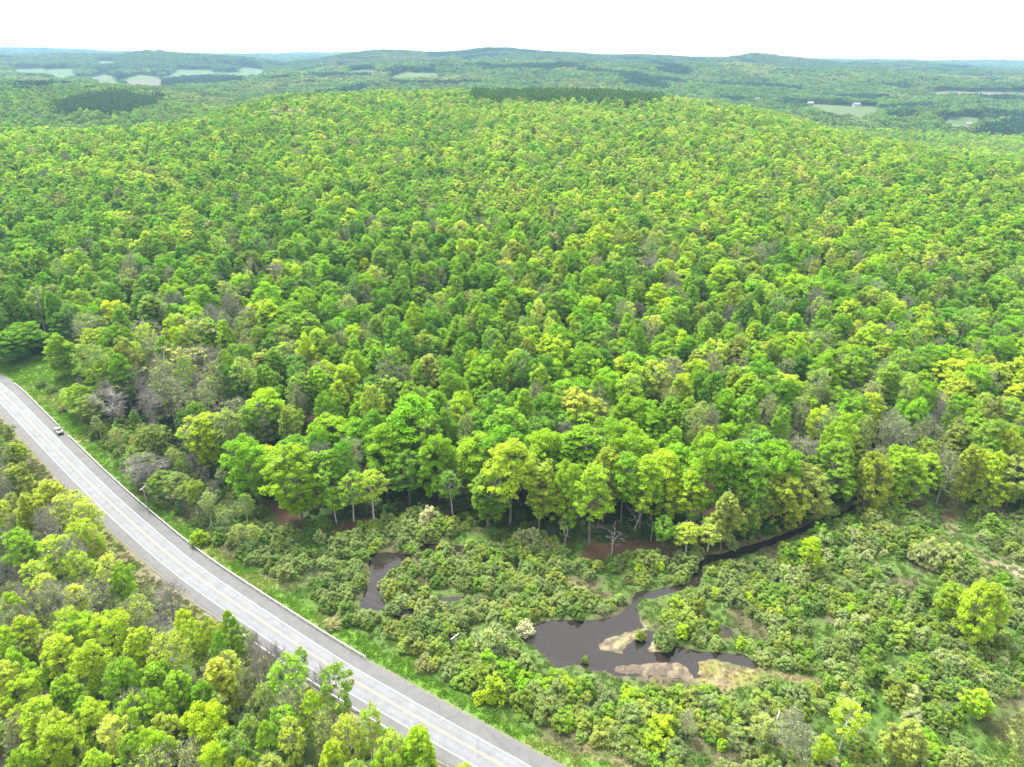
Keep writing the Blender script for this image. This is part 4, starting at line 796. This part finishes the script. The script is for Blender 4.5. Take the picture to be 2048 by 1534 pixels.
for x, y, px, py, na, nb in zip(X, Y, PX, PY, N1(X, Y, 22), N2(X, Y, 9)):
    z_ = swamp_zone(px, py); u = rng.random()
    if z_ == 'strip' and u < .16: put(rng.choice(['cherry','bare','aspen']), x, y, .4+.2*rng.random(), rng.choice(['mid','olive','sage']), 'strip', sz=.35+.25*rng.random()); continue
    if nb < .37 and u < .88: continue
    if z_ == 'leftswamp': st, cn = rng.choice(['willow','alder'], p=[.85,.15]), rng.choice(['sage','moss','mid'], p=[.6,.3,.1])
    elif z_ == 'midswamp': st, cn = rng.choice(['willow','scrub'], p=[.85,.15]), rng.choice(['sage','olive','mid','moss'], p=[.52,.22,.12,.14])
    elif z_ == 'below': st, cn = rng.choice(['alder','willow','scrub'], p=[.42,.43,.15]), rng.choice(['bright','mid','sage','lime','olive'], p=[.14,.24,.36,.06,.20])
    elif z_ == 'strip': st, cn = rng.choice(['alder','willow','scrub'], p=[.4,.35,.25]), rng.choice(['mid','sage','moss','olive'], p=[.3,.3,.25,.15])
    else:
        if px < 1560: st, cn = rng.choice(['willow','scrub','alder'], p=[.8,.08,.12]), rng.choice(['olive','sage','mid','lime'], p=[.26,.54,.15,.05])
        else: st, cn = rng.choice(['willow','alder','scrub'], p=[.6,.25,.15]), rng.choice(['sage','mid','moss','olive','silver','bright'], p=[.34,.2,.2,.13,.06,.07])
    s = (.54+.58*rng.random()**1.4)*(.8+.5*na); put(st, x, y, s, cn, z_, sz=s*(.85+.3*rng.random()))
# named shrubs
for bx, by, wpx, hpx, st, cn, lb in [(400,1086,36,28,'alder','lime','round bright yellow-green bush on the verge beside the upper guide rail'),(985,1300,66,56,'scrub','silver','large round grey-green bush between pole and pond'),(850,1335,40,26,'scrub','rust','pinkish pale bush on the verge left of the pond'),
  (858,1050,42,40,'alder','white','white-flowering bush at the wood edge above the left pool'),(1040,1088,36,32,'alder','silver','pale grey-green bush by the wood edge, left of two'),(1062,1090,38,36,'alder','silver','pale grey-green bush by the wood edge, right of two'),
  (1170,1322,14,12,'willow','olive','tiny olive bush standing in the pond water'),(1600,1180,34,36,'willow','silver','silvery bush near the lone lime tree in the swamp'),(1850,1125,60,45,'willow','silver','large silvery willow bush left of the dirt track'),(1895,1130,60,42,'willow','silver','large silvery willow bush nearest the dirt track'),
  (1050,1262,40,22,'scrub','white','low whitish brush heap at the pond outlet'),(1330,1290,44,36,'willow','sage','grey-green bush on the straw mud flat in the pond'),(1280,1275,22,18,'willow','olive','small olive bush at the head of the pond mud flat'),(668,1250,40,14,'scrub','rust','dead brown reeds at the foot of the left pool bushes'),
  (88,790,20,14,'scrub','moss','small dark bush in the roadside clearing'),(108,800,20,14,'scrub','moss','small dark bush in the clearing, right of the other'),(128,835,18,14,'scrub','rust','brown brush pile in the clearing near the parked car'),(955,1352,28,22,'scrub','olive','olive bush on the wide verge below the pole'),(960,1400,28,20,'alder','lime','lime bush on the wide verge below the pole')]:
    gx_, gy_ = G(bx, by); P = STY[st][0]; wm_ = width_m(wpx, bx, by, 1); put(st, gx_, gy_, wm_/P['w'], cn, 'named', lb, sz=hpx/wpx*wm_*1.15/P['h'], v=0, jit=.04)
X, Y = jgrid(-290, 290, 60, 300, 6.5, 53); k = in_frame(X, Y, 2+0*X, 60) & inpoly(X, Y, VERGE) & (edgedist(X, Y, poly(GRASS_EDGE), False) < 9) & (roadoff(X, Y) > 10) & (rng.random(len(X)) < .3); 
for x, y in zip(X[k], Y[k]): s = .25+.3*rng.random(); put(rng.choice(['alder','willow','scrub']), x, y, s, rng.choice(['mid','sage','olive','bright']), 'below')
# low growth under and before the trees
UND = []
def under(X, Y, d, lo=.3, hi=.7):
    for x, y in zip(X, Y): UND.append((x, y, lo+(hi-lo)*rng.random(), rng.choice(['mid','moss','green','sage','deep'])))
X, Y = jgrid(-330, 330, 45, 330, 3.6, 61); o = roadoff(X, Y); k = in_frame(X, Y, 0*X, 100) & ((o < -13) | (inpoly(X, Y, WOOD) & (o > 10) & (edgedist(X, Y, WOOD) < 45))) & (rng.random(len(X)) < .72)
_, _, wd = near_ground(X[None], Y[None]); k &= wd[0] < -1.5
for P in LITTER: k &= sdist(X, Y, P) < 0
under(X[k], Y[k], 0)
X, Y = jgrid(-330, 330, 60, 330, 3.4, 63); k = in_frame(X, Y, 0*X, 60) & inpoly(X, Y, WOOD) & (roadoff(X, Y) > 12) & (edgedist(X, Y, WOOD) < 11) & (rng.random(len(X)) < .5)
_, _, wd = near_ground(X[None], Y[None]); k &= wd[0] < -2
for P in LITTER: k &= sdist(X, Y, P) < -1.5
under(X[k], Y[k], 0, .6, 1.15)
X, Y = jgrid(-330, 40, 45, 330, 2.6, 62); o = roadoff(X, Y); k = in_frame(X, Y, 0*X, 60) & (o < -11) & (o > -17)
under(X[k], Y[k], 0, .2, .45)

# ------------------------------------------------------------------ choose the ones that show largest; they become things, the rest of each wood one mass
for p in PL:
    if p['z'] is None: p['z'] = 0.0
zz = land(np.array([p['x'] for p in PL]), np.array([p['y'] for p in PL]))
KIND = {'mound':'tree','maple':'tree','ash':'tree','aspen':'tree','cherry':'tree','budding':'tree','bare':'bare','snag':'bare','willow':'shrub','alder':'shrub','scrub':'shrub','spruce':'spruce'}
for p, z in zip(PL, zz):
    p['z'] = float(z)-.05; V_ = STY[p['st']]; p['P'] = V_[p['v'] % len(V_)]; h = p['P']['h']*p['sz']; a, b, f = project(p['x'], p['y'], p['z']+h*.75); p['px'], p['py'] = float(a), float(b)
    W_ = p['P']['w']*p['s']; p['size'] = W_*max(h, W_)/float(f)**2; p['in'] = -10 < p['px'] < 2058 and p['py'] < 1545; p['k'] = KIND[p['st']]
LIM = {'tree': 285, 'bare': 120, 'shrub': 270, 'spruce': 150}
chosen = {id(p) for p in PL if p['label']}
for kd, n in LIM.items():
    c = [p for p in PL if p['k'] == kd and p['in'] and id(p) not in chosen]; n -= len([p for p in PL if p['label'] and p['k'] == kd]); c.sort(key=lambda p: -p['size']); chosen |= {id(p) for p in c[:n]}
FORM = {'mound':'low spreading tree','maple':'full round tree','ash':'feathery tree','aspen':'airy pale-stemmed tree','cherry':'dark-stemmed clumpy tree','budding':'thin-leaved twiggy tree','bare':'grey leafless tree','snag':'dead tree','willow':'rounded willow bush','alder':'leafy bush','scrub':'twiggy bush','spruce':'pointed spruce'}
FORMX = {'near':'wood below the road','edge':'wood edge above the swamp','hill':'hillside wood','leftswamp':'thicket left of the pools','midswamp':'swamp between pools and pond','rightswamp':'swamp right of the pond','below':'thicket below the pond','strip':'strip beside upper road','plantation':'ridge-top plantation','stand':'dark stand on the left ridge','named':'swamp'}
ZG = {'near':'trees of the wood below the road','edge':'trees along the wood edge','hill':'trees of the hillside wood','leftswamp':'bushes left of the pools','midswamp':'bushes between pools and pond','rightswamp':'bushes of the swamp right of the pond','below':'bushes below the pond','strip':'growth between upper road and wood','plantation':'spruces of the ridge plantation','stand':'spruces of the left ridge stand','named':'bushes set apart in the swamp'}
def nth(n):
    w1 = ['','first','second','third','fourth','fifth','sixth','seventh','eighth','ninth','tenth','eleventh','twelfth','thirteenth','fourteenth','fifteenth','sixteenth','seventeenth','eighteenth','nineteenth']
    if n < 20: return w1[n]
    t_ = {2:('twenty','twentieth'),3:('thirty','thirtieth'),4:('forty','fortieth'),5:('fifty','fiftieth'),6:('sixty','sixtieth'),7:('seventy','seventieth')}[n//10]
    return t_[1] if n % 10 == 0 else t_[0]+'-'+w1[n % 10]
sel = [p for p in PL if id(p) in chosen]
for z_ in {p['zone'] for p in sel}:
    for kd in ('tree', 'bare', 'shrub', 'spruce'):
        grp = sorted([p for p in sel if p['zone'] == z_ and p['k'] == kd and not p['label']], key=lambda p: -p['py'])
        nrow = 14
        for ri in range(0, len(grp), nrow):
            row = sorted(grp[ri:ri+nrow], key=lambda p: p['px'])
            for ci, p in enumerate(row):
                cn = '' if p['st'] in ('bare', 'snag', 'spruce') else CNAME.get(p['cn'], 'mid green')+' '
                p['label'] = f"{cn}{FORM[p['st']]}, {FORMX[z_]}, {nth(ri//nrow+1)} row up, {nth(ci+1)} from left"
NAME = {'tree':'broadleaf_tree','bare':'leafless_tree','shrub':'shrub','spruce':'spruce_tree'}
for p in sel:
    nm = 'dead_tree' if p['st'] == 'snag' else NAME[p['k']]
    t = thing(nm, p['label'], {'tree':'tree','bare':'bare tree','shrub':'bush','spruce':'conifer'}[p['k']], (p['x'], p['y'], p['z']), p['rz'], ZG[p['zone']])
    t.scale = (p['s'], p['s'], p['sz'])
    o = link(bpy.data.objects.new('stems' if p['k'] == 'shrub' else 'trunk', p['P']['trunk'])); o.parent = t
    if p['P']['crown']:
        o = link(bpy.data.objects.new('foliage' if p['k'] == 'shrub' else 'crown', p['P']['crown'])); o.parent = t; o['tint'] = [float(q) for q in p['col']]

# ------------------------------------------------------------------ masses: instances scattered on a point cloud
def mass(name, label, protos, pts, rot, scl, pick, tint):
    col = bpy.data.collections.new(name+'_kinds')
    for i, me in enumerate(protos): col.objects.link(bpy.data.objects.new('k%02d' % i, me))
    me = bpy.data.meshes.new(name); n = len(pts); me.vertices.add(n); me.vertices.foreach_set('co', np.asarray(pts, np.float32).ravel())
    for an, ty, fd, dat in (('rot','FLOAT_VECTOR','vector',rot),('scl','FLOAT_VECTOR','vector',scl),('tint','FLOAT_VECTOR','vector',tint)):
        a = me.attributes.new(an, ty, 'POINT'); a.data.foreach_set(fd, np.asarray(dat, np.float32).ravel())
    a = me.attributes.new('pick', 'INT', 'POINT'); a.data.foreach_set('value', np.asarray(pick, np.int32))
    o = link(bpy.data.objects.new(name, me)); tag(o, label, kind='stuff')
    ng = bpy.data.node_groups.new(name, 'GeometryNodeTree'); ng.interface.new_socket('Geometry', in_out='INPUT', socket_type='NodeSocketGeometry'); ng.interface.new_socket('Geometry', in_out='OUTPUT', socket_type='NodeSocketGeometry')
    N = ng.nodes; gi = N.new('NodeGroupInput'); go = N.new('NodeGroupOutput'); ip = N.new('GeometryNodeInstanceOnPoints'); ci = N.new('GeometryNodeCollectionInfo')
    ci.inputs['Collection'].default_value = col; ci.inputs['Separate Children'].default_value = True; ci.inputs['Reset Children'].default_value = True
    def at(nm, ty): a = N.new('GeometryNodeInputNamedAttribute'); a.data_type = ty; a.inputs['Name'].default_value = nm; return a.outputs['Attribute']
    L = ng.links; L.new(gi.outputs[0], ip.inputs['Points']); L.new(ci.outputs[0], ip.inputs['Instance']); ip.inputs['Pick Instance'].default_value = True
    L.new(at('pick', 'INT'), ip.inputs['Instance Index']); L.new(at('rot', 'FLOAT_VECTOR'), ip.inputs['Rotation']); L.new(at('scl', 'FLOAT_VECTOR'), ip.inputs['Scale']); L.new(ip.outputs[0], go.inputs[0])
    md = o.modifiers.new('scatter', 'NODES'); md.node_group = ng; return o
def mass_of(name, label, plants, far=False):
    if not plants: return
    protos, idx = [], {}
    def pid(st, v):
        V_ = STY[st]; k = (st, v % len(V_))
        if k not in idx: idx[k] = len(protos); protos.append(V_[v % len(V_)]['joined'])
        return idx[k]
    FARMAP = {'mound':'far_maple','maple':'far_maple','ash':'far_loose','aspen':'far_loose','cherry':'far_maple','budding':'far_loose','bare':'far_bare','snag':'far_bare','spruce':'far_spruce'}
    pick = []
    for p in plants:
        d = math.hypot(p['x'], p['y']); st = p['st']
        if d > 460 and st in FARMAP: st = FARMAP[st]
        pick.append(pid(st, p['v']))
    mass(name, label, protos, [(p['x'], p['y'], p['z']) for p in plants], [(0.05*sin(i), .05*cos(i*1.7), p['rz']) for i, p in enumerate(plants)], [(p['s'], p['s'], p['sz']) for p in plants], pick, [p['col'] for p in plants])
rest = [p for p in PL if id(p) not in chosen]
mass_of('hillside_forest', 'spring-green broadleaf forest covering the hill', [p for p in rest if p['k'] in ('tree', 'bare') and p['zone'] != 'near'])
mass_of('near_woodland', 'thin young growth of the wood below the road', [p for p in rest if p['k'] in ('tree', 'bare') and p['zone'] == 'near'])
mass_of('swamp_shrubbery', 'dense willow and alder thicket covering the swamp', [p for p in rest if p['k'] == 'shrub'])
mass_of('conifer_forest', 'dark conifers scattered through the hill wood', [p for p in rest if p['k'] == 'spruce'])
if UND:
    pr = [P['joined'] for st in ('alder', 'scrub', 'willow') for P in STY[st]]; n = len(UND); U = np.array([(x, y, s) for x, y, s, c in UND]); zz = land(U[:, 0], U[:, 1])-.1
    mass('undergrowth', 'low green undergrowth beneath the trees', pr, np.c_[U[:, :2], zz], np.c_[np.zeros((n, 2)), rng.random(n)*6.28], np.repeat(U[:, 2:3], 3, 1)*np.array([1, 1, .8]), rng.integers(0, len(pr), n), [np.array(COL[c])*(.75+.4*rng.random()) for *_, c in UND])
# grass and herb tufts on the verge and open ground
def tuft(seed, n=60, R=.55, hh=.35):
    r = np.random.default_rng(seed); a = r.random(n)*6.28; q = R*np.sqrt(r.random(n)); P = np.c_[q*np.cos(a), q*np.sin(a), 0*q]; D = np.c_[np.cos(a)*.6, np.sin(a)*.6, np.ones(n)]+r.normal(size=(n, 3))*.35; D = unit(D)*hh*(.5+.8*r.random((n, 1)))
    S = unit(np.cross(D, r.normal(size=(n, 3))))*.06; V = np.stack([P-S, P+S, P+D*.6+S*.9, P+D], 1).reshape(-1, 3); lf = np.repeat(.75+.5*r.random(n), 4)
    return np_mesh('tuft', V, np.arange(len(V)).reshape(-1, 4), 4, [M_LEAF], {'leaf': ('FLOAT', lf)})
TU = [tuft(s) for s in range(5)]
X, Y = jgrid(-300, 300, 60, 330, .95, 71); k = in_frame(X, Y, 0*X, 30); X, Y = X[k], Y[k]; off = roadoff(X, Y)
n1 = N1(X, Y, 9); inv = inpoly(X, Y, VERGE) & (off > 7.1); lef = (off < -7) & (off > -13); mea = inpoly(X, Y, MEADOW)
flat = (sdist(X, Y, FLAT_C) > 0)*(rng.random(len(X)) < .6) | (sdist(X, Y, FLAT_A) > .3)*(rng.random(len(X)) < .25*(X > FLAT_A[:, 0].mean())) | np.any([sdist(X, Y, P) > 0 for P in DRYGRASS], 0)
rest_ = (off > 8) & ~inpoly(X, Y, WOOD) & (Y < 260) & (rng.random(len(X)) < .45); _, _, wd = near_ground(X[None], Y[None]); rest_ &= (wd[0] < -.35); lit = np.any([sdist(X, Y, P) > 0 for P in LITTER], 0)
rest_ &= ~lit & ~np.any([sdist(X, Y, P) > -.5 for P in (FLAT_A, FLAT_B, FLAT_C)], 0)
sel_ = (inv & (rng.random(len(X)) < .8)) | (lef & (rng.random(len(X)) < .6)) | mea | flat | rest_
X, Y, n1, inv, lef, flat = X[sel_], Y[sel_], n1[sel_], inv[sel_], lef[sel_], flat[sel_]; ZT, _, _ = near_ground(X[None], Y[None]); ZT = ZT[0]
tc_ = []
for a, b, c, v_, l_, f_ in zip(X, Y, n1, inv, lef, flat):
    if f_: q = np.array((.34,.30,.13))
    elif l_: q = np.array((.15,.17,.05))
    elif v_: q = np.array((.15,.28,.025)) if c < .55 else np.array((.22,.30,.06))
    else: q = np.array((.13,.22,.035)) if c < .6 else np.array((.19,.20,.08))
    tc_.append(q*(.75+.5*rng.random()))
n = len(X); s_ = (.6+.8*rng.random(n)); s_ = np.where(flat, s_*.6, s_)
mass('grass', 'rough green grass and herbs on the verge and between bushes', TU, np.c_[X, Y, ZT-.02], np.c_[np.zeros((n, 2)), rng.random(n)*6.28], np.repeat(s_[:, None], 3, 1), rng.integers(0, 5, n), tc_)

# ------------------------------------------------------------------ the far hills' forest: small groups of crowns
def cluster(seed, n=8, conif=False):
    r = np.random.default_rng(seed); V, F, lf = [], [], []; nv = 0
    for i in range(n):
        a = i*2.4; d = 4.0*math.sqrt(i)*1.0; cx, cy = d*cos(a)+r.normal()*.8, d*sin(a)+r.normal()*.8; h = (17+5*r.random()); R = 3.2+1.5*r.random(); sh = .7+.6*r.random()
        C = []
        if conif:
            for k in range(14): t = (k+.5)/14; q = r.random()*6.28; C.append([cx+2.6*(1-t)*cos(q), cy+2.6*(1-t)*sin(q), h*(.25+.78*t)])
            v, f, l_ = leaves(np.array(C), np.full(len(C), .9), 5, 1.9, r, .6, 1.8, 1.0)
        else:
            for k in range(17): D = unit(r.normal(size=3)); D[2] = abs(D[2])*1.0-.15; C.append([cx+D[0]*R, cy+D[1]*R, h-R*1.25+D[2]*R*1.15])
            v, f, l_ = leaves(np.array(C), np.full(len(C), 1.2), 7, 1.6, r, .6, 1.4, .9)
        V.append(v); F.append(f+nv); lf.append(l_*sh); nv += len(v)
    return np_mesh('cluster', np.vstack(V), np.vstack(F), 4, [M_NEEDLE if conif else M_LEAF], {'leaf': ('FLOAT', np.concatenate(lf))})
CL = [cluster(s) for s in range(6)]+[cluster(s+50, conif=True) for s in range(3)]
def far_band(Y0, Y1, d, seed):
    xs = []; ys = []
    X, Y = jgrid(-Y1*.82, Y1*.82, Y0, Y1, d, seed, .38); k = np.abs(X) < Y*.80+40; return X[k], Y[k]
px_, py_ = [], []; sc_ = []
for Y0, Y1, d, s, seed in ((1420,2600,17.5,1.0,81),(2600,4300,21,1.2,82),(4300,6500,30,1.7,83),(6500,9200,55,2.6,84)):
    X, Y = far_band(Y0, Y1, d, seed); Z = land(X, Y); k = seen(X, Y, Z+22*min(s, 1.5), 10 if Y0 < 4000 else 4) & ~in_fields(X, Y); px_.append(X[k]); py_.append(Y[k]); sc_.append(np.full(k.sum(), s))
X = np.concatenate(px_); Y = np.concatenate(py_); S = np.concatenate(sc_)
con = (N4(X, Y, 200, 4) > .66) | (rng.random(len(X)) < .06)
# dark conifer belts that the photo shows in the valleys
BELTS = [[march(x, y, 1200, h=14) for x, y in q] for q in ([(245,163),(280,158),(400,158),(490,157),(490,164),(340,170),(330,163)],[(1560,208),(1580,200),(1690,203),(1690,210),(1620,210)],[(1750,213),(1860,206),(1860,214),(1760,219)],[(1770,230),(1800,222),(1830,226),(1830,236),(1790,238)],[(1872,238),(1880,226),(1960,226),(2048,230),(2048,238),(1965,240),(1925,235),(1885,242)],[(1930,270),(1960,252),(2000,245),(2060,240),(2100,300),(2040,296),(1975,285)],[(1900,183),(1990,182),(1990,186),(1900,186)])]
for P in BELTS: con |= inpoly(X, Y, np.array(P))
tn = N1(X, Y, 90, 3); base = np.array([.135,.225,.045])[None]*(.75+.7*tn[:, None]); yl = np.array([.24,.29,.08]); f_ = np.clip((N3(X, Y, 220, 3)-.5)*4, 0, 1)[:, None]; base = base*(1-f_)+yl*f_
base *= (.72+.56*rng.random((len(X), 1))); base *= np.where(Y > 3400, .72, 1.0)[:, None]; base[con] = np.array([.040,.085,.040])*(.8+.5*rng.random((con.sum(), 1)))
pick = np.where(con, 6+rng.integers(0, 3, len(X)), rng.integers(0, 6, len(X))); S2 = S*(.9+.25*rng.random(len(X)))
mass('distant_forest', 'hazy forest covering the far hills', CL, np.c_[X, Y, land(X, Y)-1.5], np.c_[np.zeros((len(X), 2)), rng.random(len(X))*6.28], np.c_[S2, S2, np.minimum(S2, 1.5)], pick, base)

# ------------------------------------------------------------------ the air
hm, hn, hl = newmat('haze_air'); _o = hn.new('ShaderNodeOutputMaterial'); _v = hn.new('ShaderNodeVolumePrincipled')
_v.inputs['Color'].default_value = (.34,.58,.82, 1); _v.inputs['Density'].default_value = 8.2e-5; _v.inputs['Anisotropy'].default_value = .1
hl.new(_v.outputs[0], _o.inputs['Volume'])
m = MB(); m.box((0, 4560, 105), (34000, 10120, 330)); hz = m.build('haze', hm); tag(hz, 'pale blue haze between the near land and the far hills', kind='stuff')
print('PLANTS', len(PL), 'sel', len(sel), 'far', len(X), 'grass', n, 'und', len(UND), {k: sum(1 for p in sel if p['k'] == k) for k in LIM})
